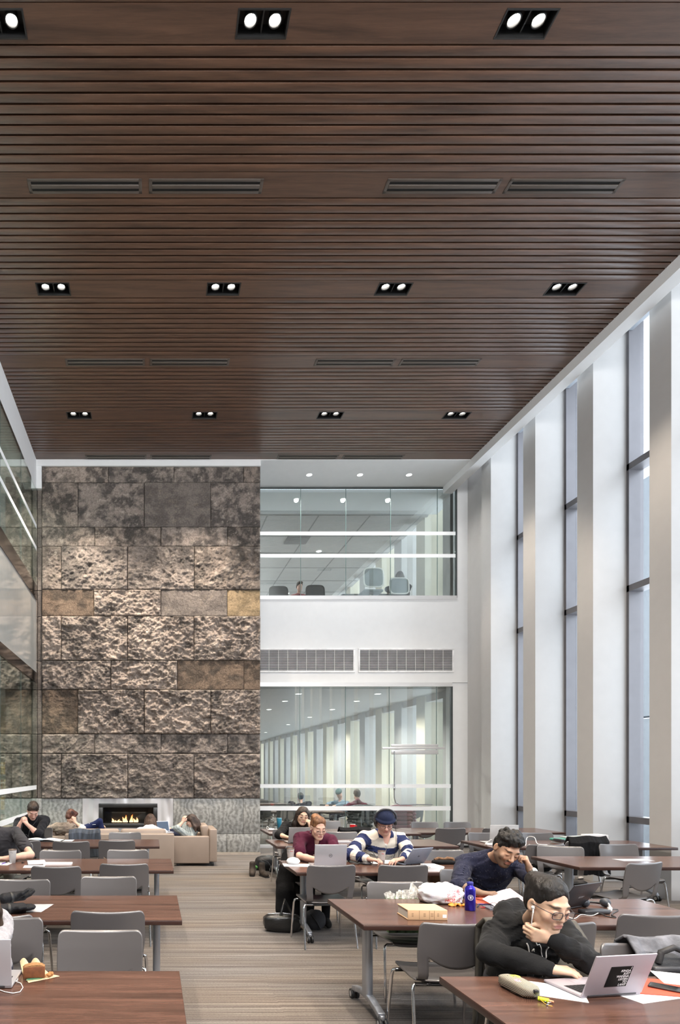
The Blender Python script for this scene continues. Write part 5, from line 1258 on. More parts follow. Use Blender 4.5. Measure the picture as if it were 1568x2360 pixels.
# --- L2: gloves
M_glove = pm('black_glove', (.007,.0075,.010), .65, spec=.25, vary=.15, nscale=20, bump=.4, bscale=60)
def glove(label, loc, rz, lift, tilt=0):
    t = thing('glove', label, 'glove', loc, R(rz), 'black winter gloves'); S = SDF()
    S.chain([(0,-.15,.035),(0,-.06,.040),(0,.03,.038)], [.052,.046,.050], .02)
    for i, x in enumerate((-.040,-.014,.014,.040)): S.chain([(x,.04,.036),(x*1.25,.09,.042+lift*.3),(x*1.3,.125+(.012 if 0<i<3 else 0),.045+lift*.8)], [.022,.020,.017], .008)
    S.chain([(.035,-.04,.04),(.075,.0,.052+lift*.5),(.088,.045,.060+lift)], [.024,.021,.017], .012)
    S.ell((0,0,-.09), (.4,.4,.088), None, .004, 1)
    V, Q = S.mesh(.006); V[:,2] += .004; t.scale = (.78,.78,.78); np_mesh('shell', V, Q, None, M_glove, t)
    m = MB(); m.lathe([(.054,-.012),(.057,0),(.054,.012)], 20, (0,-.085,.039), Matrix.Rotation(PI/2,3,'X')); m.build('wrist_strap', M_black, t); return t
p = T(30, 2096); glove('black ski glove on the second left table, upper glove with thumb raised', (p.x+.03, p.y+.06, TH+.050), -52, .045)
p = T(56, 2104); glove('black ski glove lying flat under the other glove', (p.x-.04, p.y+.0, TH), -70, 0)
m = MB(); p = T(42, 2094)
m.grid(lambda u, v: Vector((p.x-.17+.36*u+.05*v, p.y-.12+.26*v, TH+.0015+.004*abs(mnoise.noise(Vector((u*5,v*5,3)))))), 14, 10); tag(m.build('plastic_sleeve', pm('clear_grey_plastic', (.50,.50,.52), .25, vary=.1)), 'crumpled grey plastic sleeve under the black gloves', 'plastic sleeve')
# --- coffee cups
M_cup = pm('paper_cup', (.80,.80,.78), .6, vary=.02); M_lid = pm('cup_lid_brown', (.07,.045,.035), .4); M_sleeve = pm('cup_sleeve', (.46,.41,.39), .8); M_cupred = pm('cup_print_red', (.45,.03,.03), .6); M_cupgrey = pm('cup_print_grey', (.35,.35,.35), .6)
def cup(label, p, sc=1.0, sleeve=True, lid=True, r=.042, h=.145):
    t = thing('coffee_cup', label, 'coffee cup', (p.x, p.y, TH), 0, None); m = MB(); r *= sc; h *= sc
    m.lathe([(0,.001),(r*.70,.001),(r,h*.93),(r*1.04,h*.94),(r*1.0,h*.95)], 28); m.build('paper_body', M_cup, t)
    if lid: m = MB(); m.lathe([(r*1.06,h*.93),(r*1.07,h*.955),(r*.98,h*.97),(r*.95,h),(r*.86,h),(r*.84,h*.98),(0,h*.98)], 28); m.build('cup_lid', M_lid, t)
    if sleeve: m = MB(); m.lathe([(r*.815,h*.28),(r*.955,h*.68)], 28, caps=False); m.build('cup_sleeve', M_sleeve, t)
    m = MB()
    for a, z, w in ((-1.35,.80,.35),(-1.75,.82,.25)): m.lathe([(r*(.70+.3*z)*1.012,h*(z-.06)),(r*(.70+.3*z)*1.012,h*(z-.0))], 4, a0=a-w/2, a1=a+w/2)
    m.build('printed_mark', M_cupred if sleeve else M_cupgrey, t); return t
cup('white takeaway coffee cup on the booklet table at left', T(29, 1989), 1.05, False)
cup('takeaway coffee cup with grey sleeve beside the maroon top woman', T(670, 1984), 1.0)
cup('takeaway coffee cup with grey sleeve in front of the striped sweater man', T(880, 1990), .98)
def sheet(label, p, w, d, rz, mat, name='paper_sheet', cat='paper', z=TH, th=.0012, group=None, lines=0, pr=None):
    m = MB(); m.box((0,0,th/2),(w,d,th)); o = m.build(name, mat); o.location = (p[0], p[1], z); o.rotation_euler = (0,0,R(rz)); tag(o, label, cat, group)
    if lines:
        m = MB(); r = random.Random(len(label))
        for i in range(lines): l = w*r.uniform(.45,.78); m.box((-w*.41+l/2, d*.42-d*.84*(i+.5)/lines, th+.0004),(l,.0022,.0006))
        m.build('printed_lines', pr or M_ink, o)
    return o
p = T(84, 1990); t = thing('booklet', 'white printed booklet nearest the coffee cup, slightly tilted', 'booklet', (p.x, p.y, TH), R(14)); m = MB(); m.box((0,0,.012),(.19,.20,.022), .003); m.build('pages', M_paper, t)
m = MB(); m.box((-.03,.02,.0236),(.03,.02,.0008)); m.box((.03,.0,.0236),(.02,.03,.0008)); m.build('cover_print', pm('cover_print', (.35,.25,.25), .7), t)
p = T(134, 1992); sheet('white notebook lying right of the booklet', p, .30, .12, 0, M_paper, 'notebook', 'notebook', th=.016)
p = T(90, 1997); sheet('loose white sheet under the booklet', (p.x-.05, p.y), .22, .16, 6, M_paper)
p = T(8, 1990); sheet('white sheet the charcoal T-shirt man writes on', (p.x-.02, p.y), .22, .24, -8, M_paper, lines=8)
def pen(label, a, b, mat, r=.0045, cat='pen'):
    a, b = Vector(a), Vector(b); c = (a+b)/2; t = thing('pen', label, cat, c); d = (b-a).normalized(); m = MB(); m.tube([a-c, a-c+d*.012, b-c-d*.04], [r*.3, r, r], 8); m.build('barrel', mat, t)
    m = MB(); m.tube([b-c-d*.04, b-c-d*.002, b-c], [r*1.15, r*1.15, r*.7], 8); m.build('cap', M_dgrey, t); return t
M_purple = pm('purple_plastic', (.10,.05,.35), .4)
p = T(4, 1991, TH+.006); q = T(16, 1987, TH+.006); pen('purple marker lying by the white coffee cup', p, q, M_purple, .006, 'marker')
p = T(52, 1989); m = MB(); m.box((0,0,.006),(.022,.012,.012), .003); m.box((.014,0,.005),(.016,.007,.006), .001); o = m.build('usb_stick', M_black); o.location = (p.x, p.y, TH); tag(o, 'tiny black memory stick on the booklet table', 'memory stick')
# --- L4
p = T(96, 1938); t = thing('binder', 'open ring binder with white and pale blue sheets, farthest left table', 'binder', (p.x, p.y, TH), R(-6)); M_bluep = pm('pale_blue_paper', (.45,.60,.72), .7)
m = MB(); m.grid(lambda u, v: Vector((-.30+.6*u, -.13+.26*v, .012+.035*math.sin(PI*min(1,abs(u-.5)*2))*(1-abs(2*u-1)))), 24, 3); m.build('open_pages', M_paper, t)
m = MB(); m.box((.02,-.05,.03),(.20,.16,.002), 0, R(14)); m.box((-.02,-.08,.026),(.16,.10,.002), 0, R(-10)); m.build('blue_sheet', M_bluep, t)
m = MB(); m.box((0,0,.004),(.62,.28,.008), .002); m.build('cover', M_dgrey, t)
p = T(142, 1937); sheet('white sheet right of the ring binder, farthest left table', p, .34, .2, -4, M_paper, lines=6)
p = T(54, 1933); t = thing('sunglasses', 'dark round lens sunglasses standing folded before the black sweater man', 'glasses', (p.x, p.y, TH))
m = MB()
for s in (-1, 1): m.tube([(s*.034+.029*math.cos(a), .004*math.sin(a), .034+.029*math.sin(a)) for a in np.linspace(0, 2*PI, 20)], .0035, 6)
m.tube([(-.006,0,.04),(0,0,.044),(.006,0,.04)], .003, 6); m.build('rim', M_specs, t)
for s in (-1, 1): m = MB(); m.tube([(s*.063,0,.04),(s*.064,.06,.036),(s*.062,.12,.006)], .0025, 6); m.build('temple', M_specs, t)
# --- R1: the near right table
a, b = T(1340, 2302), T(1478, 2293); c = (a+b)/2; ang = math.degrees(math.atan2(b.y-a.y, b.x-a.x))
lt, lid, fr = laptop('silver lilac laptop with a black lettered sticker on its lid', (c.x, c.y, TH), ang, .305, .212, 21, M_lilac)
m = MB(); m.box((0,0,0),(.110,.108,.0006)); stk = m.build('sticker', pm('sticker_black', (.006,.005,.005), .6, spec=.1), lid); stk.matrix_basis = fr @ Matrix.Translation((-.004,-.006,.0005))
M_txt = pm('sticker_white', (.80,.78,.80), .6)
tx = text_obj('sticker_lettering', 'I\nKINDA\nJUST\nWANNA\nLISTEN\nTO\nLANY', .0162, M_txt, fr @ Matrix.Translation((.046,-.006,.0010)), lid, 'RIGHT', .0002, .14, .92, .95, .0005)
# pencil case
a, b = T(1176, 2276), T(1228, 2302); c = (a+b)/2; ang = math.atan2(b.y-a.y, b.x-a.x)
def striped():
    m, nt, out = new_mat('ticking_stripe'); bs = N(nt, 'ShaderNodeBsdfPrincipled'); bs.inputs['Roughness'].default_value = .85; nt.links.new(bs.outputs[0], out.inputs[0])
    tc = N(nt, 'ShaderNodeTexCoord'); sx = N(nt, 'ShaderNodeSeparateXYZ'); nt.links.new(tc.outputs['Object'], sx.inputs[0])
    ad = N(nt, 'ShaderNodeMath', operation='ADD'); nt.links.new(sx.outputs['Y'], ad.inputs[0]); nt.links.new(sx.outputs['Z'], ad.inputs[1])
    ml = N(nt, 'ShaderNodeMath', operation='MULTIPLY'); ml.inputs[1].default_value = 900; nt.links.new(ad.outputs[0], ml.inputs[0])
    sn = N(nt, 'ShaderNodeMath', operation='SINE'); nt.links.new(ml.outputs[0], sn.inputs[0])
    cr = N(nt, 'ShaderNodeValToRGB'); e = cr.color_ramp.elements; e[0].position = .30; e[0].color = (.055,.055,.05,1); e[1].position = .52; e[1].color = (.58,.54,.42,1)
    nt.links.new(sn.outputs[0], cr.inputs[0]); nt.links.new(cr.outputs[0], bs.inputs['Base Color']); return m
t = thing('pencil_case', 'striped fabric pencil case with yellow and pink patches', 'pencil case', (c.x-.005, c.y+.012, TH), ang)
m = MB(); m.blob((0,0,.030), (.100,.044,.031), .05, 2, 40, 20, 0, seed=3, sq=.55); m.build('pouch', striped(), t)
for (x, y, col, n_) in ((-.035,.012,(.70,.62,.08),'yellow_patch'),(.018,-.008,(.72,.30,.36),'pink_patch')):
    m = MB(); m.lathe([(0,.0010),(.021,.0008),(.024,-.004)], 16, (x,y,.0600)); pt = m.build(n_, pm(n_, col, .8), t)
    m = MB(); m.box((x-.006,y,.0612),(.004,.004,.001)); m.box((x+.007,y,.0612),(.004,.004,.001)); m.box((x,y-.008,.0612),(.006,.002,.001)); m.build('stitching', M_ink, pt)
m = MB(); m.box((-.045,-.02,.0585),(.018,.014,.002), .001); m.box((0,-.028,.0545),(.018,.016,.002), .001, R(5)); m.build('brown_patch', pm('brown_patch', (.09,.05,.03), .8), t)
m = MB(); m.tube([(.096,-.02,.035),(.100,0,.045),(.098,.02,.035)], .004, 6); m.box((.103,.004,.040),(.012,.02,.016), .003); m.build('zip_end', M_dgrey, t)
a, b = T(1241, 2301, TH+.010), T(1277, 2309, TH+.010); t = thing('highlighter', 'lime yellow highlighter sticking out of the pencil case', 'highlighter', (a+b)/2); q = (a+b)/2; d = (b-a).normalized()
m = MB(); m.tube([a-q, b-q-d*.018], .0095, 12); m.build('barrel', pm('lime_plastic', (.62,.78,.04), .35, emit=(.6,.8,.05), estr=.05), t); m = MB(); m.tube([b-q-d*.018, b-q], [.006,.004], 10); m.build('tip', pm('highlighter_tip', (.72,.30,.16), .5), t)
t = thing('keychain', 'small keychain with yellow loop and silver charm', 'keychain', T(1262, 2315)); o = T(1262, 2315); m = MB(); m.tube([T(1243,2301,TH+.02)-o, T(1250,2310)-o+Vector((0,0,.004)), T(1262,2318)-o+Vector((0,0,.003)), T(1274,2321)-o+Vector((0,0,.003))], .0016, 6); m.build('cord', pm('yellow_cord', (.75,.45,.05), .5), t)
m = MB()
for (px, py) in ((1258,2311),(1264,2314),(1269,2313),(1262,2318)): q = T(px, py)-o; m.blob(q+Vector((0,0,.005)), (.006,.004,.004), .3, 3, 8, 6)
m.build('charm', M_chrome, t)
p = T(1270, 2283); sheet('white sheet under the stickered laptop, left side', p, .26, .20, -28, M_paper, z=TH)
p = T(1480, 2295); sheet('white sheet under the stickered laptop, right side', (p.x+.02, p.y+.02), .24, .17, 16, M_paper, z=TH)
M_redf = pm('red_card', (.55,.07,.035), .55); M_redf2 = pm('coral_folder', (.62,.12,.07), .5)
p = T(1540, 2277); sheet('red folder at the right edge under the phone', (p.x-.02, p.y), .34, .24, -14, M_redf, 'folder', 'folder', z=TH+.0015, th=.003)
p = T(1560, 2264); sheet('white sheet on the red folder at the right edge', (p.x+.06, p.y+.02), .22, .20, -24, M_paper, z=TH+.0047)
a, b = T(1508, 2276), T(1568, 2288); c = (a+b)/2; t = thing('phone', 'black smartphone lying on the red folder', 'phone', (c.x+.01, c.y, TH+.0062), math.atan2(b.y-a.y, b.x-a.x)); m = MB(); m.box((0,0,.004),(.145,.072,.008), .003, seg=3); m.build('phone_body', M_dgrey, t)
m = MB(); m.box((0,0,.0083),(.132,.064,.0006)); m.build('phone_screen', pm('phone_glass', (.012,.014,.016), .06), t)
# --- draped coats
def drape(name, label, cat, ch, mat, w=.50, zf=.55, zb=.35, amp=.02, thick=.012, xo=0, seed=0, top=.035, taper=.06, bulk=.0, drop=0):
    c = chairs[ch]; t = thing(name, label, cat, (c.location.x, c.location.y, 0), c.rotation_euler.z)
    pth = [(.150-bulk,zf),(.185-bulk,(zf+.83)/2),(.215-bulk*.6,.80),(.262,.83+top+bulk*.3),(.312+bulk*.3,.82),(.315+bulk*.6,(zb+.83)/2),(.320+bulk,zb)]
    def fn(u, v):
        s = v*(len(pth)-1); i = min(int(s), len(pth)-2); f = s-i; f = f*f*(3-2*f); y = pth[i][0]+(pth[i+1][0]-pth[i][0])*f; z = pth[i][1]+(pth[i+1][1]-pth[i][1])*f
        sg = -1 if v < .5 else 1; edge = abs(v-.5)*2
        n = mnoise.fractal(Vector((u*5+seed*5, z*2.2, seed*2.0)), .8, 2, 3); y += sg*(.008+amp*abs(n)*1.6*(.3+edge))-.032*(abs(xo+(u-.5)*w)/.245)**2.2; z += .02*n*edge+.008*math.sin(u*9+seed)-drop*(2*abs(u-.5))**4
        return Vector((xo+(u-.5)*w*(1+taper*edge*math.sin(u*3+seed)), y, z))
    m = MB(); m.grid(fn, 46, 60, 0, True, thick); o = m.build('draped_cloth', mat, t); return t
M_olive = pm('olive_jacket_cloth', (.070,.064,.054), .75, vary=.25, nscale=5, bump=.35, bscale=30)
M_greyj = pm('heather_grey_cloth', (.13,.135,.155), .9, vary=.4, nscale=14, bump=.35, bscale=60)
M_blkc = pm('black_coat_cloth', (.007,.007,.008), .8, spec=.15, vary=.25, nscale=8, bump=.4, bscale=40)
M_plaid = pm('plaid_cloth', (.045,.055,.075), .85, vary=.65, nscale=9, stretch=(2.5,1,.3))
drape('jacket', 'olive grey jacket hanging on the hooded woman\'s chair', 'jacket', 'R1w', M_olive, .52, .46, .16, .03, .02, .03, 1, .03, .02, .06)
t = drape('jacket', 'heather grey jacket over the pale chair at lower right', 'jacket', 'R1f', M_greyj, .40, .50, .40, .03, .014, .11, 2, .03)
drape('coat', 'black coat over a chair back by the windows', 'coat', 'S2n2', M_blkc, .52, .50, .40, .02, .03, -.04, 3, .06, bulk=.02)
drape('coat', 'black coat on the chair below the red mug', 'coat', 'R5n', M_blkc, .50, .5, .3, .02, .02, 0, 4, .03)
drape('coat', 'blue and green plaid coat on a chair in front of the sofa', 'coat', 'L4f1', M_plaid, .47, .45, .3, .02, .016, 0, 5, .03)
t = thing('backpack', 'black backpack hanging at the lower right edge', 'backpack', (2.64, 3.08, .43)); M_bag = pm('black_nylon', (.013,.013,.015), .55, vary=.2, bump=.3, bscale=90)
m = MB(); m.blob((0,.05,.18), (.125,.075,.19), .04, 2, 32, 20, sq=.6, seed=4); m.build('bag_body', M_bag, t); m = MB(); m.box((0,-.03,.31),(.25,.03,.045), .012); m.build('buckle_band', M_dgrey, t)
m = MB(); m.tube([(-.07,0,.34),(-.06,-.005,.395),(0,-.01,.42),(.06,-.005,.395),(.07,0,.34)], .016, 10); m.build('carry_handle', M_bag, t)
M_puff = pm('dark_puffer', (.012,.017,.016), .4, vary=.2); 
c = [k for k in chairs if k.startswith('x')]
def puffer(label, ch, mat):
    c = chairs[ch]; t = thing('puffer_coat', label, 'coat', (c.location.x, c.location.y, 0), c.rotation_euler.z); m = MB()
    for i in range(6): m.blob((0,.30,.86-i*.095), (.30-.01*i,.085,.060), .10, 3, 28, 12, seed=i, sq=.8)
    for s in (-1, 1):
        for i in range(4): m.blob((s*.31,.26,.78-i*.085), (.075,.08,.05), .1, 3, 14, 8, seed=i+9)
    m.build('quilted_shell', mat, t)
puffer('dark green black puffer coat on a chair behind the glass', 'x%d' % (int(c[0][1:])+4), M_puff)
puffer('dark maroon puffer coat on a chair behind the glass door', 'x%d' % (int(c[0][1:])+5), pm('maroon_puffer', (.16,.018,.034), .35, vary=.2))
t = thing('coat', 'grey brown coat bunched behind the reader in the left armchair', 'coat', (-1.62, 11.30, .60)); m = MB(); m.blob((0,0,.08), (.23,.12,.11), .35, 4, 40, 20, seed=8); m.build('bunched_cloth', pm('taupe_cloth', (.20,.16,.13), .9, vary=.25, bump=.4, bscale=40), t)
t = thing('coat', 'long black coat hanging from the maroon top woman\'s chair to the floor', 'coat', (1.60, 7.06, 0)); S = SDF()
S.chain([(.02,.12,.80),(-.01,.05,.60),(-.04,-.02,.35),(-.06,-.04,.14)], [.05,.085,.10,.095], .05); S.chain([(.0,.18,.74),(-.09,.04,.45),(-.13,-.06,.14)], [.05,.055,.045], .02); S.chain([(.10,.10,.5),(.10,.0,.3),(.08,-.04,.12)], [.06,.09,.09], .04)
V, Q = S.mesh(.012); np_mesh('hanging_cloth', V, Q, None, M_blkc, t)
# --- R2
p = T(942, 2121); t = thing('book', 'thick tan hardcover book with a white spine label', 'book', (p.x+.133, p.y+.10, TH), R(-2)); M_tan2 = pm('tan_cloth_cover', (.58,.38,.22), .75, vary=.05); M_page = pm('page_edges', (.72,.70,.64), .8, vary=.06, nscale=60, stretch=(1,1,30))
m = MB(); m.box((0,0,.003),(.265,.195,.006), .002); m.box((0,0,.066),(.265,.195,.006), .002); m.box((0,-.0955,.0345),(.265,.007,.069), .003); cv = m.build('cover', M_tan2, t)
m = MB(); m.box((.0,.003,.0345),(.252,.182,.057)); m.build('page_block', M_page, t)
m = MB()
for x in (-.055,.012,.045): m.box((x,-.0993,.0345),(.0016,.0008,.060))
for x, w_ in ((-.10,.012),(-.02,.014),(.03,.018),(.07,.012)):
    for j in range(3): m.box((x,-.0993,.026+.009*j),(w_,.0008,.0022))
m.build('spine_lettering', pm('spine_ink', (.10,.06,.03), .7), cv); m = MB(); m.box((.113,-.0994,.028),(.026,.001,.022)); m.build('spine_label', M_paper, cv)
t = thing('water_bottle', 'metallic blue water bottle with a white round crest', 'water bottle', T(1084, 2098)); M_blue = pm('blue_metal', (.035,.025,.36), .22, .75, vary=.04)
m = MB(); m.lathe([(0,.001),(.034,.001),(.036,.004),(.036,.150),(.034,.160),(.026,.174),(.019,.180),(.0185,.190)], 36); m.build('bottle_body', M_blue, t)
m = MB(); m.lathe([(.020,.183),(.0215,.186),(.0215,.204),(.018,.208),(0,.208)], 28); cp = m.build('bottle_cap', pm('cap_blue', (.02,.025,.22), .4), t)
m = MB(); m.tube([(.016*math.cos(a), 0, .216+.016*math.sin(a)) for a in np.linspace(-.5, PI+.5, 16)], .0042, 8); m.build('cap_loop', M_dgrey, cp)
qm = Matrix.Rotation(R(-22), 3, 'Z')
m = MB()
for rr_, w_ in ((.0185,.0012),(.0125,.0008)): m.add([qm @ Vector((.0364*math.sin((rr_+s*w_)*math.cos(a)/.0364), -.0364*math.cos((rr_+s*w_)*math.cos(a)/.0364), .098+(rr_+s*w_)*math.sin(a))) for a in np.linspace(0, 2*PI, 33)[:-1] for s in (-1,1)], [(2*i, 2*i+1, (2*i+3) % 64, (2*i+2) % 64) for i in range(32)])
m.add([qm @ Vector((x, -.0368, .098+z)) for x, z in ((-.005,.008),(.005,.008),(.006,-.002),(0,-.010),(-.006,-.002))], [(0,1,2,3,4)]); m.build('crest', pm('crest_white', (.75,.75,.82), .5), t)
p = T(1030, 2086); t = thing('plastic_bag', 'white plastic takeaway bag with red lettering', 'plastic bag', (p.x, p.y+.10, TH)); m = MB(); m.blob((0,0,.060), (.165,.105,.085), .16, 2.2, 56, 30, 0, seed=6, sq=.8); bg_ = m.build('bag_film', pm('white_film', (.80,.80,.82), .4, vary=.03, bump=.5, bscale=25, sss=.15), t)
M_redtx = pm('bag_red_ink', (.70,.03,.05), .5)
def bag_text(txt, sz, x, z):
    d = Vector((0,1,0)); tr = BVHTree.FromPolygons([v.co.copy() for v in bg_.data.vertices], [tuple(f.vertices) for f in bg_.data.polygons])
    ob = text_obj('bag_lettering', txt, sz, M_redtx, Matrix(((1,0,0,x),(0,0,-1,-.2),(0,1,0,z),(0,0,0,1))), t, ext=.0)
    for v in ob.data.vertices:
        h = tr.ray_cast(Vector((v.co.x, -.3, v.co.z)), d)
        if h[0]: v.co.y = h[0].y-.0012
bag_text('HONG', .042, .050, .034); bag_text('故 汉 市', .034, .055, .072); bag_text('～ ～ 庭', .030, .055, .102)
t = thing('orange_peel', 'pile of orange peel between the tan book and blue bottle', 'orange peel', T(1054, 2088)); m = MB(); rr = random.Random(8)
for i in range(7):
    c_ = Vector((rr.uniform(-.055,.05), rr.uniform(-.02,.02), .012)); m.grid(lambda u, v, c_=c_, i=i: c_+Matrix.Rotation(i*1.3,3,'Z') @ Vector(((u-.5)*.045, (v-.5)*.03, .016*math.sin(u*PI)*math.sin(v*2.5+.4)-.008+.006*math.sin(i+u*6))), 6, 5, 0, True, .003)
m.build('peel_curls', pm('orange_skin', (.75,.27,.03), .5, vary=.2, nscale=40), t)
# papers before the navy man
p = T(1128, 2078); sheet('coral red folder under the papers of the navy sweater man', (p.x+.05, p.y), .33, .25, -12, M_redf2, 'folder', 'folder', th=.003)
p = T(1185, 2082); sheet('pale yellow lined pad right of the coral folder', (p.x+.04, p.y+.02), .26, .16, -10, pm('yellow_paper', (.72,.74,.38), .7), 'notepad', 'notepad', z=TH+.0032, th=.004, lines=7)
c4 = [Vector(P(1112,2067,4.62)), Vector(P(1176,2047,4.72)), Vector(P(1222,2079,4.46)), Vector(P(1150,2080,4.43))]; c4[0].z = TH+.035; c4[3].z = TH+.006
t = thing('paper_sheet', 'pinkish printed sheet lifted in the navy sweater man\'s hand', 'paper', c4[0]); m = MB()
bil = lambda u, v: (c4[0]*(1-u)+c4[1]*u)*(1-v)+(c4[3]*(1-u)+c4[2]*u)*v-c4[0]
m.grid(lambda u, v: bil(u, v)+Vector((0,0,.012*math.sin(u*PI)*(1-v))), 12, 12); m.build('sheet', pm('pink_paper', (.76,.53,.56), .7, vary=.02), t)
m = MB()
for i in range(9):
    v = .14+.085*i; us_ = [.2+.6*q/10*(1-.25*((i*7) % 3)/2) for q in range(11)]; m.add([bil(u, vv)+Vector((0,0,.012*math.sin(u*PI)*(1-vv)+.0015)) for vv in (v, v+.014) for u in us_], [(q, q+1, q+12, q+11) for q in range(10)])
m.build('printed_lines', pm('pale_ink', (.45,.28,.32), .7), t)
pen('dark blue pen lying left of the coral folder', T(1100,2083,TH+.005), T(1148,2086,TH+.005), pm('pen_blue', (.02,.03,.20), .4)); pen('red pen beside the blue bottle', T(1108,2091,TH+.005), T(1138,2091,TH+.005), pm('pen_red', (.45,.02,.03), .4)); pen('short green pen beside the blue bottle', T(1101,2090,TH+.005), T(1105,2085,TH+.022), pm('pen_green', (.12,.5,.22), .4))
p = T(1150, 2094); sheet('slate grey notebook behind the hooded woman', (p.x+.03, p.y), .24, .12, -4, pm('slate_cover', (.10,.11,.14), .5), 'notebook', 'notebook', th=.010)
t = thing('eyeglasses', 'folded wire eyeglasses resting on the coral folder', 'glasses', T(1150, 2094, TH+.0105)); m = MB()
for s in (-1, 1): m.tube([(s*.034+.026*math.cos(a), .010*math.sin(a), .022+.020*math.sin(a)) for a in np.linspace(0, 2*PI, 18)], .0018, 6)
m.tube([(-.008,0,.026),(.008,0,.026)], .0016, 6); m.tube([(-.06,0,.026),(-.075,.06,.02),(-.02,.09,.004)], .0016, 6); m.build('wire_rim', pm('dark_wire', (.05,.04,.035), .4, .4), t)
h2 = Vector((3.20, 4.50, TH)); rz = 26; hl = Matrix.Rotation(R(rz), 3, 'Z') @ Vector((.17,0,0)); lt, lid, fr = laptop('black laptop with silver lettering, right of the navy sweater man', h2-hl, rz, .34, .235, 33, M_dgrey)
text_obj('lid_lettering', 'acer', .034, pm('silver_lettering', (.55,.56,.58), .3, .6), fr @ Matrix.Translation((.03,-.01,.0004)), lid, ext=.0003, shear=.25)
def cable(label, pts, mat, r=.0032, nm='cable', cat='cable'):
    m = MB(); P4 = [Vector(p) for p in pts]; sm = []
    for i in range(len(P4)-1):
        a, b, c_, d = P4[max(i-1,0)], P4[i], P4[i+1], P4[min(i+2,len(P4)-1)]
        for k in range(6): u = k/6; sm.append(.5*((2*b)+(c_-a)*u+(2*a-5*b+4*c_-d)*u*u+(3*b-a-3*c_+d)*u**3))
    m.tube(sm+[P4[-1]], r, 6); return tag(m.build(nm, mat), label, cat)
z1 = TH+.004
cable('black cable coiled on the table right of the black laptop', [T(1320,2104,z1),T(1352,2108,z1),T(1390,2102,z1+.01),T(1415,2096,z1+.01),T(1425,2098,z1),T(1410,2108,z1),T(1420,2114,z1),T(1400,2112,z1),T(1380,2104,z1+.01),T(1360,2108,z1)], M_black, .004)
cable('white cable snaking in front of the black laptop', [T(1306,2112,z1),T(1325,2117,z1),T(1340,2108,z1),T(1365,2110,z1),T(1385,2102,z1+.012),T(1404,2098,z1+.01)], M_wire, .003)
t = thing('plug', 'white power plug standing among the cables', 'plug', T(1406, 2102)); m = MB(); m.box((0,0,.02),(.03,.022,.035), .008); m.tube([(0,0,.035),(-.008,0,.060),(-.012,0,.066)], [.010,.006,.003], 8); m.build('plug_body', M_wire, t)
t = thing('charger_block', 'black power adapter block right of the black laptop', 'power adapter', T(1370, 2106), R(8)); m = MB(); m.box((0,0,.016),(.20,.07,.030), .008); m.build('adapter_body', M_dgrey, t)
t = thing('headphones', 'dark over ear headphones lying behind the power adapter', 'headphones', T(1376, 2092)+Vector((0,.05,0))); m = MB(); m.tube([(.085*math.cos(a), .075*math.sin(a), .018) for a in np.linspace(-.3, PI+.3, 24)], .010, 8); m.build('headband', M_dgrey, t)
for s in (-1, 1): m = MB(); m.blob((s*.078,-.03,.034), (.032,.040,.034), .03, 2, 18, 12, 0); m.build('ear_cup', pm('slate_plastic', (.03,.035,.045), .4), t)
# gift bag on the chair
t = thing('gift_bag', 'green patterned gift bag with printed tissue on a chair', 'gift bag', (2.03, 4.87, .458)); m = MB(); m.prism([(-.15,-.055),(.15,-.055),(.14,.055),(-.14,.055)], .001, .27); m.build('bag', pm('green_pattern', (.10,.17,.075), .7, vary=.9, nscale=17), t)
m = MB(); rr = random.Random(12)
for i in range(13):
    x = -.13+.021*i; hh = rr.uniform(.08,.15) if i > 5 else rr.uniform(.04,.10); a = rr.uniform(-.5,.5)
    m.grid(lambda u, v, x=x, hh=hh, a=a, i=i: Vector((x+(u-.5)*.07+a*v*.05, -.035+.07*(i % 3)/2+.02*math.sin(u*7+i), .25+v*hh*(1-.5*abs(u-.5)*((i % 2)+.5)))), 6, 6)
m.build('tissue_paper', pm('tissue_print', (.70,.68,.64), .85, vary=.4, nscale=60), t)
# --- R3
lt, lid, fr = laptop('open silver laptop with a round logo, in front of the maroon top woman', (1.865, 6.35, TH), 0, .335, .235, 8, M_silver)
m = MB(); m.add([fr @ Vector(((.0165+s*.0014)*math.cos(a), (.0165+s*.0014)*math.sin(a), .0006)) for a in np.linspace(0, 2*PI, 33)[:-1] for s in (-1,1)], [(2*i, 2*i+1, (2*i+3) % 64, (2*i+2) % 64) for i in range(32)]); m.build('logo_ring', M_dgrey, lid); text_obj('logo_lettering', 'DELL', .0105, M_dgrey, fr @ Matrix.Translation((0,0,.0006)), lid, ext=.0002, bold=.0003)
t = thing('wrapped_bun', 'white bowl shaped wrapper on the sheet beside the maroon woman\'s cup', 'wrapper', T(676, 1991)); m = MB(); m.blob((0,0,.03), (.072,.065,.042), .10, 2, 30, 16, 0, seed=2); m.build('wrapper', M_paper, t)
p = T(688, 1994); sheet('white sheet at left end of the striped man\'s table', (p.x, p.y), .32, .20, -6, M_paper, lines=9)
p = T(878, 1987); sheet('white sheet the striped sweater man is writing on', (p.x, p.y+.02), .34, .26, 4, M_paper, lines=10)
m = MB(); pm_ = T(846, 1993); m.blob((0,0,.014), (.055,.035,.020), .02, 2, 24, 14, 0); t = thing('computer_mouse', 'black mouse with looping cord left of the sleeved coffee cup', 'mouse', (pm_.x, pm_.y, TH)); m.build('mouse_body', M_dgrey, t)
m = MB(); m.tube([(-.05,0,.012),(-.10,.03,.03),(-.04,.05,.10),(.03,.03,.115),(.055,.0,.07),(.055,-.02,.01)], .004, 8); m.build('mouse_cord', M_black, t)
cable('black cable tangle beside the open silver laptop with round logo', [T(803,1984,z1),T(815,1992,z1),T(830,1988,z1+.015),T(822,1984,z1),T(838,1990,z1)], M_black, .005)
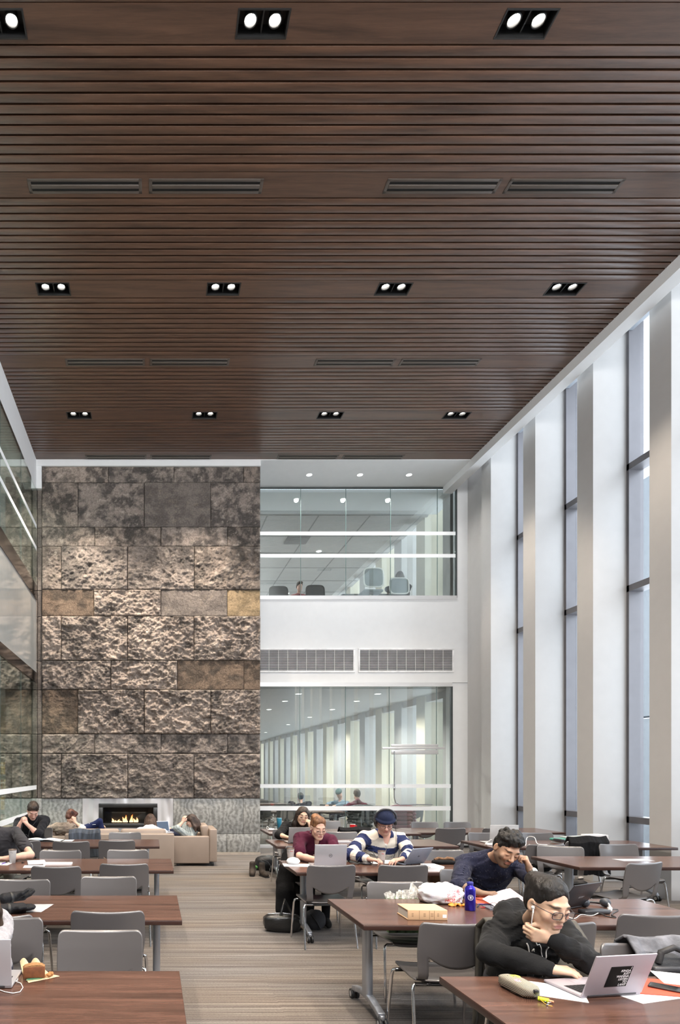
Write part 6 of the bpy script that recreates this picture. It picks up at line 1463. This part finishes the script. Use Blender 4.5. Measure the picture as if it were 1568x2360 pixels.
cable('dark cable lying across the sheet toward the tilted pale laptop', [T(905,1991,z1),T(920,1986,z1+.02),T(932,1984,z1+.03),T(936,1990,z1),T(950,1992,z1)], M_black, .005)
a_ = T(980, 1991); rz = 24; hl = Matrix.Rotation(R(rz), 3, 'Z') @ Vector((.15,0,0)); lt, lid, fr = laptop('tilted pale silver laptop right of the striped sweater man', Vector((a_.x, a_.y+.02, TH))-hl, rz, .30, .215, 34, pm('laptop_blue_silver', (.36,.42,.52), .35, .4)); text_obj('lid_logo', 'hp', .03, M_dgrey, fr @ Matrix.Translation((.0,0,.0006)), lid, ext=.0002, shear=.2)
p = T(1024, 1991); t = thing('pouch', 'black zip pouch with brown fur trim on the striped man\'s table', 'pouch', (p.x, p.y, TH), R(-6)); m = MB(); m.blob((0,0,.02), (.125,.06,.026), .08, 2, 30, 14, 0, sq=.7); m.build('pouch_body', M_blkc, t); m = MB(); m.tube([(-.10,.0,.046),(-.05,.02,.058),(.0,-.01,.052),(.04,.02,.06),(.09,.0,.055),(.105,-.02,.03)], [.012,.016,.014,.018,.018,.012], 10); m.build('fur_trim', pm('brown_fur', (.16,.085,.045), .95, vary=.5, nscale=50, bump=.8, bscale=60), t)
p = T(998, 2006)
for i in range(3): sheet('white exercise book in the stack of three, %s' % ['bottom one','middle one','top one'][i], (p.x+.004*i, p.y+.03), .145, .20, 3*i-2, M_paper, 'exercise_book', 'book', z=TH+.0165*i, th=.016, group='white exercise books')
pen('pen in the striped sweater man\'s hand', (2.44,6.46,.745), (2.375,6.53,.88), M_dgrey, .004)
t = thing('leather_bag', 'brown leather bag on the chair right of the striped man', 'bag', (3.30, 6.84, .458)); M_brl = pm('brown_leather', (.16,.075,.030), .42, vary=.25, bump=.3, bscale=50); m = MB(); m.blob((0,0,.09), (.19,.10,.10), .06, 2, 32, 18, 0, sq=.7); m.build('bag_body', M_brl, t); m = MB(); m.tube([(-.1,-.02,.17),(-.08,-.03,.22),(.05,-.03,.22),(.1,-.02,.17)], .009, 8); m.build('bag_handle', M_brl, t)
# --- R4, R5, S tables
laptop('open grey laptop of the long haired woman in black', (2.07, 8.50, TH), 4, .33, .22, 12, pm('laptop_grey', (.30,.29,.29), .4, .3))
p = T(783, 1941); sheet('closed silver laptop right of the maroon top woman, table behind', p, .30, .20, -6, M_silver, 'closed_laptop', 'laptop', th=.016)
t = thing('tumbler', 'bright blue tumbler on the table nearest the glass', 'tumbler', T(644, 1912)); m = MB(); m.lathe([(0,.001),(.033,.001),(.041,.18),(.041,.186)], 24); m.build('tumbler_body', pm('cyan_plastic', (.03,.26,.40), .3), t); m = MB(); m.lathe([(.043,.183),(.043,.196),(.036,.202),(0,.202)], 24); m.build('tumbler_lid', pm('cyan_lid', (.03,.18,.27), .35), t)
t = thing('earphone_case', 'white earphones and case left of the blue tumbler', 'earphones', T(626, 1915)); m = MB(); m.blob((0,0,.022), (.062,.032,.022), .15, 3, 20, 12, 0); m.build('case', M_wire, t); m = MB(); m.tube([(-.06,0,.02),(-.08,.02,.05),(-.06,.04,.075),(-.04,.02,.05),(-.03,0,.03)], .004, 6); m.build('cord', M_wire, t)
t = thing('mug', 'red enamel mug on the table by the glass', 'mug', T(813, 1913.5)); m = MB(); m.lathe([(0,.001),(.043,.001),(.044,.004),(.044,.100)], 24); m.build('mug_body', pm('red_enamel', (.60,.015,.02), .25), t); m = MB(); m.lathe([(.044,.100),(.046,.103),(.043,.104),(.040,.100),(.039,.02),(0,.02)], 24); m.build('mug_rim', M_wire, t); m = MB(); m.tube([(.043,0,.085),(.066,0,.08),(.070,0,.05),(.062,0,.03),(.043,0,.025)], .006, 8); m.build('mug_handle', pm('red_handle', (.55,.015,.02), .25), t)
laptop('large silver laptop standing open on the far window table', (4.87, 8.40, TH), 0, .395, .255, 4, pm('laptop_pale', (.55,.55,.55), .35, .3))
t = thing('charger_block', 'white power adapter left of the large silver laptop', 'power adapter', T(1130, 1948.5)); m = MB(); m.box((0,0,.015),(.11,.06,.03), .008); m.build('adapter_body', M_wire, t)
cable('white cable loop beside the large silver laptop', [T(1118,1946,z1),T(1124,1940,z1+.03),T(1134,1935,z1+.06),T(1142,1938,z1+.02),T(1138,1946,z1)], M_wire, .004)
cable('white cable arching right of the large silver laptop', [T(1212,1949,z1),T(1216,1930,z1+.06),T(1232,1930,z1+.09),T(1240,1945,z1+.02),T(1262,1947,z1),T(1240,1949,z1),T(1220,1946,z1)], M_wire, .005)
p = T(1124, 1940.5); sheet('black phone left of the large silver laptop', p, .15, .08, 10, M_dgrey, 'phone', 'phone', th=.009)
p = T(1313, 1944)
sheet('white ring notebook under the green binder by the windows', (p.x+.05, p.y+.05), .42, .20, 2, M_paper, 'notebook', 'notebook', th=.03)
t = thing('binder', 'teal green binder on the window table', 'binder', (p.x+.01, p.y+.04, TH+.0305), R(4)); m = MB(); m.box((0,0,.018),(.38,.24,.034), .012, seg=3); m.build('binder_cover', pm('teal_plastic', (.06,.27,.21), .4), t); m = MB(); m.box((-.175,-.05,.018),(.05,.16,.036), .004); m.build('binder_spine', M_dgrey, t)
sheet('grey paperback on the teal binder', (p.x+.10, p.y+.09), .24, .16, -8, pm('grey_cover', (.45,.46,.45), .6), 'book', 'book', z=TH+.066, th=.018)
sheet('white thick book behind the black coat by the windows', (p.x+.46, p.y+.15), .26, .18, 3, M_paper, 'book', 'book', th=.11)
sheet('grey magazine between the teal binder and white book', (p.x+.27, p.y+.17), .20, .16, 8, pm('magazine', (.40,.43,.44), .5), 'magazine', 'magazine', th=.085)
p = T(1460, 1982); sheet('single grey sheet on the bare window table', p, .36, .17, 2, pm('grey_paper', (.38,.39,.41), .6))
t = thing('shoulder_bag', 'black bag on the chair seat right of the navy man', 'bag', (4.92, 7.80, .458)); m = MB(); m.blob((0,0,.06), (.19,.13,.075), .12, 2, 28, 14, 0, sq=.8); m.build('bag_body', M_blkc, t); m = MB(); m.tube([(-.12,-.08,.10),(-.05,-.13,.13),(.06,-.12,.12),(.13,-.06,.09)], .008, 8); m.build('strap', M_dgrey, t)
# --- floor
M_boot = pm('worn_brown_boot', (.045,.032,.024), .7, vary=.3, bump=.4, bscale=50)
def boot(label, x, y, rz):
    t = thing('boot', label, 'boot', (x, y, 0), R(rz), 'pair of worn boots'); S = SDF(); S.chain([(0,.05,.19),(0,.045,.10),(0,.02,.06)], [.052,.047,.05], .03); S.chain([(0,.04,.05),(0,-.08,.045),(0,-.14,.04)], [.045,.043,.036], .03); S.ell((0,.05,.235), (.036,.036,.08), None, .01, 1); S.ell((0,0,-.09), (.4,.4,.105), None, .003, 1)
    V, Q = S.mesh(.008); np_mesh('upper', V, Q, None, M_boot, t); m = MB(); m.prism([(-.045,.08),(.045,.08),(.046,-.08),(.035,-.165),(0,-.18),(-.035,-.165),(-.046,-.08)], 0, .02); m.build('sole', M_black, t)
    m = MB()
    for i in range(4): m.tube([(-.03,-.005-.018*i,.10-.012*i),(.03,-.012-.018*i,.10-.012*i)], .004, 6)
    m.build('laces', pm('lace_brown', (.12,.09,.06), .8), t)
boot('worn brown boot by the wall end, left of the pair', 1.69, 10.2, -12); boot('worn brown boot by the wall end, right of the pair', 1.85, 10.08, 14)
t = thing('backpack', 'black backpack with a green tag on the carpet near the boots', 'backpack', (2.03, 10.74, 0)); m = MB(); m.blob((0,0,.12), (.21,.16,.135), .12, 2, 34, 18, 0, seed=3, sq=.8); m.build('bag_body', M_bag, t); m = MB(); m.blob((-.19,-.06,.06), (.05,.04,.03), .2, 3, 12, 8, 0); m.build('green_tag', pm('green_tag', (.08,.30,.06), .6), t)
m = MB(); m.tube([(-.10,-.12,.20),(-.02,-.17,.17),(.05,-.18,.08),(.12,-.20,.02)], .014, 8); m.build('shoulder_strap', M_dgrey, t); m = MB(); m.blob((.14,-.16,.07), (.06,.04,.065), .1, 2, 16, 10, 0); m.build('side_pocket', pm('grey_mesh', (.22,.23,.25), .7), t)
t = thing('handbag', 'black leather handbag on the carpet beside the front table leg', 'handbag', (1.42, 6.62, 0), R(-8)); M_bl = pm('black_leather', (.012,.012,.012), .28, vary=.2, bump=.25, bscale=60)
m = MB(); m.blob((0,0,.095), (.20,.10,.10), .07, 2, 40, 20, 0, seed=5, sq=.65); m.build('bag_body', M_bl, t)
m = MB(); m.tube([(-.02,-.06,.17),(.0,-.05,.26),(.03,.02,.34),(.08,.04,.24),(.12,.0,.16)], .013, 8); m.build('bag_handle', M_bl, t); m = MB(); m.tube([(-.15,0,.185),(0,-.01,.20),(.15,0,.185)], .005, 6); m.build('zip', M_steel, t)
t = thing('satchel', 'charcoal bag under the chair by the open silver laptop', 'bag', (1.80, 6.72, 0)); m = MB(); m.blob((0,0,.10), (.12,.08,.11), .12, 2, 26, 14, 0, seed=7, sq=.8); m.build('bag_body', pm('charcoal_cloth', (.05,.052,.06), .8, vary=.2), t); m = MB(); m.tube([(-.06,-.07,.18),(0,-.09,.10),(.04,-.09,.02)], .008, 8); m.build('strap', M_black, t)
# laptop and book near the fireplace
laptop('blue screened laptop right of the white top woman on the sofa', (.19, 11.10, .63), -160, .30, .20, 20, M_silver)
t = thing('book', 'open book held by the short haired reader', 'book', (-1.06, 11.52, .70), R(-70)); m = MB(); m.grid(lambda u, v: Vector(((u-.5)*.30, (v-.5)*.2, .05*abs(u-.5)*2+.01*math.sin(PI*abs(u-.5)*2))), 12, 3, 0, True, .006); m.build('pages', M_paper, t)
# --- upper room furniture
def task_chair(label, loc, rz, hb, frame, mesh, grp):
    t = thing('task_chair', label, 'office chair', loc, R(rz), grp); m = MB(); w, z0, z1_ = .24, .55, hb
    pts = []
    for i in range(32):
        a = 2*PI*i/32; cx_, sz_ = [math.copysign(abs(q)**.45, q) for q in (math.cos(a), math.sin(a))]; pts.append((w*cx_, -.22+.02*sz_, (z0+z1_)/2+(z1_-z0)/2*sz_))
    m.tube(pts, .018, 8, closed=True); m.build('back_frame', frame, t); m = MB(); m.add([Vector(p)*1.0 for p in pts], [tuple(range(32))]); m.build('mesh_back', mesh, t)
    m = MB(); m.box((0,0,.47),(.48,.46,.07), .03, seg=4); m.build('seat', mesh, t); m = MB(); m.tube([(0,0,.44),(0,0,.10)], .028, 10); m.build('column', frame, t)
    for i in range(5): a = 2*PI*i/5; m = MB(); m.tube([(0,0,.12),(.28*math.cos(a),.28*math.sin(a),.07)], [.026,.016], 8); m.blob((.28*math.cos(a),.28*math.sin(a),.032), (.022,.022,.032), 0, 1, 10, 8, 0); m.build('base_spoke', frame, t)
M_mesh = pm('grey_mesh_fabric', (.20,.23,.25), .8); M_dm = pm('dark_mesh_fabric', (.05,.055,.06), .8); M_wf = pm('white_frame', (.72,.72,.70), .4)
task_chair('tall white framed office chair in the upper room, left of the two white ones', (5.42, 15.05, 5.69), 0, 1.02, M_wf, M_mesh, None); task_chair('white framed office chair in the upper room with a person in it', (6.28, 15.62, 5.69), 0, .96, M_wf, M_mesh, None)
task_chair('dark office chair in the upper room left of the seated person', (3.36, 16.3, 5.69), 0, .95, M_dm, M_dm, None); task_chair('dark office chair in the upper room right of the seated person', (4.33, 16.3, 5.69), 0, .98, M_dm, M_dm, None)
for lb, x, y_ in (('dark desk in the upper room under the seated person', 3.85, 16.75), ('dark desk in the upper room before the white framed chairs', 5.75, 16.2)):
    t = thing('desk', lb, 'desk', (x, y_, 5.69), 0, 'upper room desks'); m = MB(); m.box((0,0,.70),(1.5,.5,.03), .004); m.build('desk_top', M_dm, t)
    for s in (-1, 1): m = MB(); m.box((s*.7,0,.345),(.04,.45,.68)); m.build('leg', M_dm, t)
# --- shelves in the room behind the side glass
t = thing('bookshelf', 'tall bookshelf seen through the side glass at the far left edge', 'bookshelf', (-3.55, 13.9, 0)); M_shelf = pm('shelf_grey', (.30,.30,.28), .6); m = MB()
for s in (-1, 1): m.box((s*.48,0,1.05),(.03,.30,2.1))
m.build('upright', M_shelf, t); m = MB()
for k in range(6): m.box((0,0,.06+.40*k),(.94,.30,.025))
m.build('shelf', M_shelf, t)
rr = random.Random(21); pal2 = [(.42,.30,.10),(.50,.38,.16),(.30,.16,.08),(.42,.36,.22),(.20,.18,.12)]; bm_ = [pm('book_cloth_%d' % i, c_, .7) for i, c_ in enumerate(pal2)]; proto = {}
for k in range(5):
    x = -.448
    while x < .40:
        w_ = rr.choice((.03,.04,.05)); i = rr.randrange(5)
        if (w_, i) not in proto:
            m = MB(); m.box((0,0,.14),(w_-.003,.20,.28), .003); m.box((0,-.1008,.21),(w_*.7,.001,.02), mi=1); ob = m.build('shelf_book', [bm_[i], M_paper]); proto[(w_, i)] = ob.data
        else: ob = bpy.data.objects.new('shelf_book', proto[(w_, i)]); COL.objects.link(ob)
        ob.location = (-3.55+x+w_/2, 13.88, .0745+.40*k); tag(ob, 'book standing on the shelf behind the side glass at far left', 'book', 'books on the far left shelf'); x += w_+.001
# ================================================================== CAMERA, LIGHT
cam = bpy.data.cameras.new('camera'); co = bpy.data.objects.new('camera', cam); COL.objects.link(co)
co.location = (0, 0, EYE); co.rotation_euler = (R(90), 0, 0)
cam.sensor_fit = 'VERTICAL'; cam.sensor_height = 36; cam.sensor_width = 36*1568/2360
cam.lens = 36*F/2360
cam.shift_x = (784-CX)/2360; cam.shift_y = (CY-1180)/2360
cam.clip_start = .05; cam.clip_end = 300
SC.camera = co
w = bpy.data.worlds.new('overcast_sky'); SC.world = w; w.use_nodes = True
nt = w.node_tree; nt.nodes.clear(); out = nt.nodes.new('ShaderNodeOutputWorld'); bg = nt.nodes.new('ShaderNodeBackground')
tc = nt.nodes.new('ShaderNodeTexCoord'); sx = nt.nodes.new('ShaderNodeSeparateXYZ'); nt.links.new(tc.outputs['Generated'], sx.inputs[0])
cr = nt.nodes.new('ShaderNodeValToRGB'); e = cr.color_ramp.elements
e[0].position = .45; e[0].color = (.80,.83,.87,1); e[1].position = .75; e[1].color = (.83,.90,1.0,1)
mr = nt.nodes.new('ShaderNodeMapRange'); mr.inputs[1].default_value = -1; mr.inputs[2].default_value = 1
nt.links.new(sx.outputs['Z'], mr.inputs[0]); nt.links.new(mr.outputs[0], cr.inputs[0])
nt.links.new(cr.outputs[0], bg.inputs[0]); bg.inputs[1].default_value = 2.6; nt.links.new(bg.outputs[0], out.inputs[0])
def area(name, loc, rot, sx, sy, power, col=(1,1,1), spread=180):
    l = bpy.data.lights.new(name, 'AREA'); l.shape = 'RECTANGLE'; l.size = sx; l.size_y = sy; l.energy = power; l.color = col; l.spread = R(spread)
    o = bpy.data.objects.new(name, l); COL.objects.link(o); o.location = loc; o.rotation_euler = rot; return o
# daylight arriving through the tall bays
area('daylight', (9.2, 6, 5.2), (0, R(90), 0), 9, 17, 3000, (.90,.95,1.0))
area('daylight_far', (9.2, 28, 4.5), (0, R(90), 0), 8, 28, 8000, (.92,.96,1.0))
# unseen fill lamp added behind the camera, then the concealed cove on the window side
area('rear_fill', (2.0, -2.8, 7.35), (R(84), 0, 0), 9, 2.0, 1700, (.97,.98,1.0))
area('cove_light', (6.93, 5.5, 8.95), (0, R(-180+25), 0), .1, 16, 70, (1,.98,.95))
def spot(name, loc, power, tgt, ang, col=(1,.86,.70), blend=.6, rad=.05):
    l = bpy.data.lights.new(name, 'SPOT'); l.energy = power; l.spot_size = R(ang); l.spot_blend = blend; l.color = col; l.shadow_soft_size = rad
    o = bpy.data.objects.new(name, l); COL.objects.link(o); o.location = loc
    o.rotation_euler = (Vector(tgt)-Vector(loc)).to_track_quat('-Z', 'Y').to_euler(); return o
for r in rows_L[1:]:
    for x in lights_x[1:]:
        wall = abs(r-11.08) < .1
        spot('downlight_beam', (x, r, ZC-.01), 750, (x, r, 0), 85)
        if wall and x < 2.2:
            for dx in (-.1, .1): spot('wall_wash', (x+dx, r, ZC-.01), 620, (x+dx*3, YW, 3.6), 62, (1,.86,.72), .8, .03)
for px in (713, 830, 943): spot('soffit_beam', (XW(px,13.27), 13.27, 8.2), 200, (XW(px,13.27), 13.5, 0), 140, (1,.97,.93))
for x, y in ((3.6, 16), (5.6, 16), (3.6, 21), (5.6, 22), (4.6, 28)):
    spot('lower_room_beam', (x, y, 3.6), 800, (x, y, 0), 150, (1,.95,.88))
for x, y in ((3.1, 17.5), (5, 17.8), (4, 23)): spot('upper_room_beam', (x, y, 8.1), 260, (x, y, 5), 130, (1,.95,.9))
for y in (8, 10.5, 13): 
    spot('left_room_beam', (-5, y, 3.5), 1300, (-5, y, 0), 140, (1,.96,.9)); spot('left_upper_beam', (-5, y, 7.8), 1300, (-5, y, 5), 140, (1,.96,.9))
for zz in (3.45, 7.5): spot('side_fill', (-2.75, 11.2, zz), 420, (-2.75, YW, zz-2.2), 110, (1,.95,.88))  # added fill spots, brightening the stone return behind the side glass
SC.view_settings.view_transform = 'Standard'; SC.view_settings.look = 'None'; SC.view_settings.exposure = -0.33
cy = SC.cycles
cy.use_denoising = True
try: cy.denoiser = 'OPENIMAGEDENOISE'; cy.denoising_input_passes = 'RGB_ALBEDO_NORMAL'
except Exception: pass
cy.use_adaptive_sampling = True; cy.adaptive_threshold = .025; cy.max_bounces = 8; cy.diffuse_bounces = 4; cy.glossy_bounces = 4; cy.transparent_max_bounces = 24; cy.transmission_bounces = 4
cy.sample_clamp_indirect = 6; cy.caustics_reflective = False; cy.caustics_refractive = False; cy.blur_glossy = .5
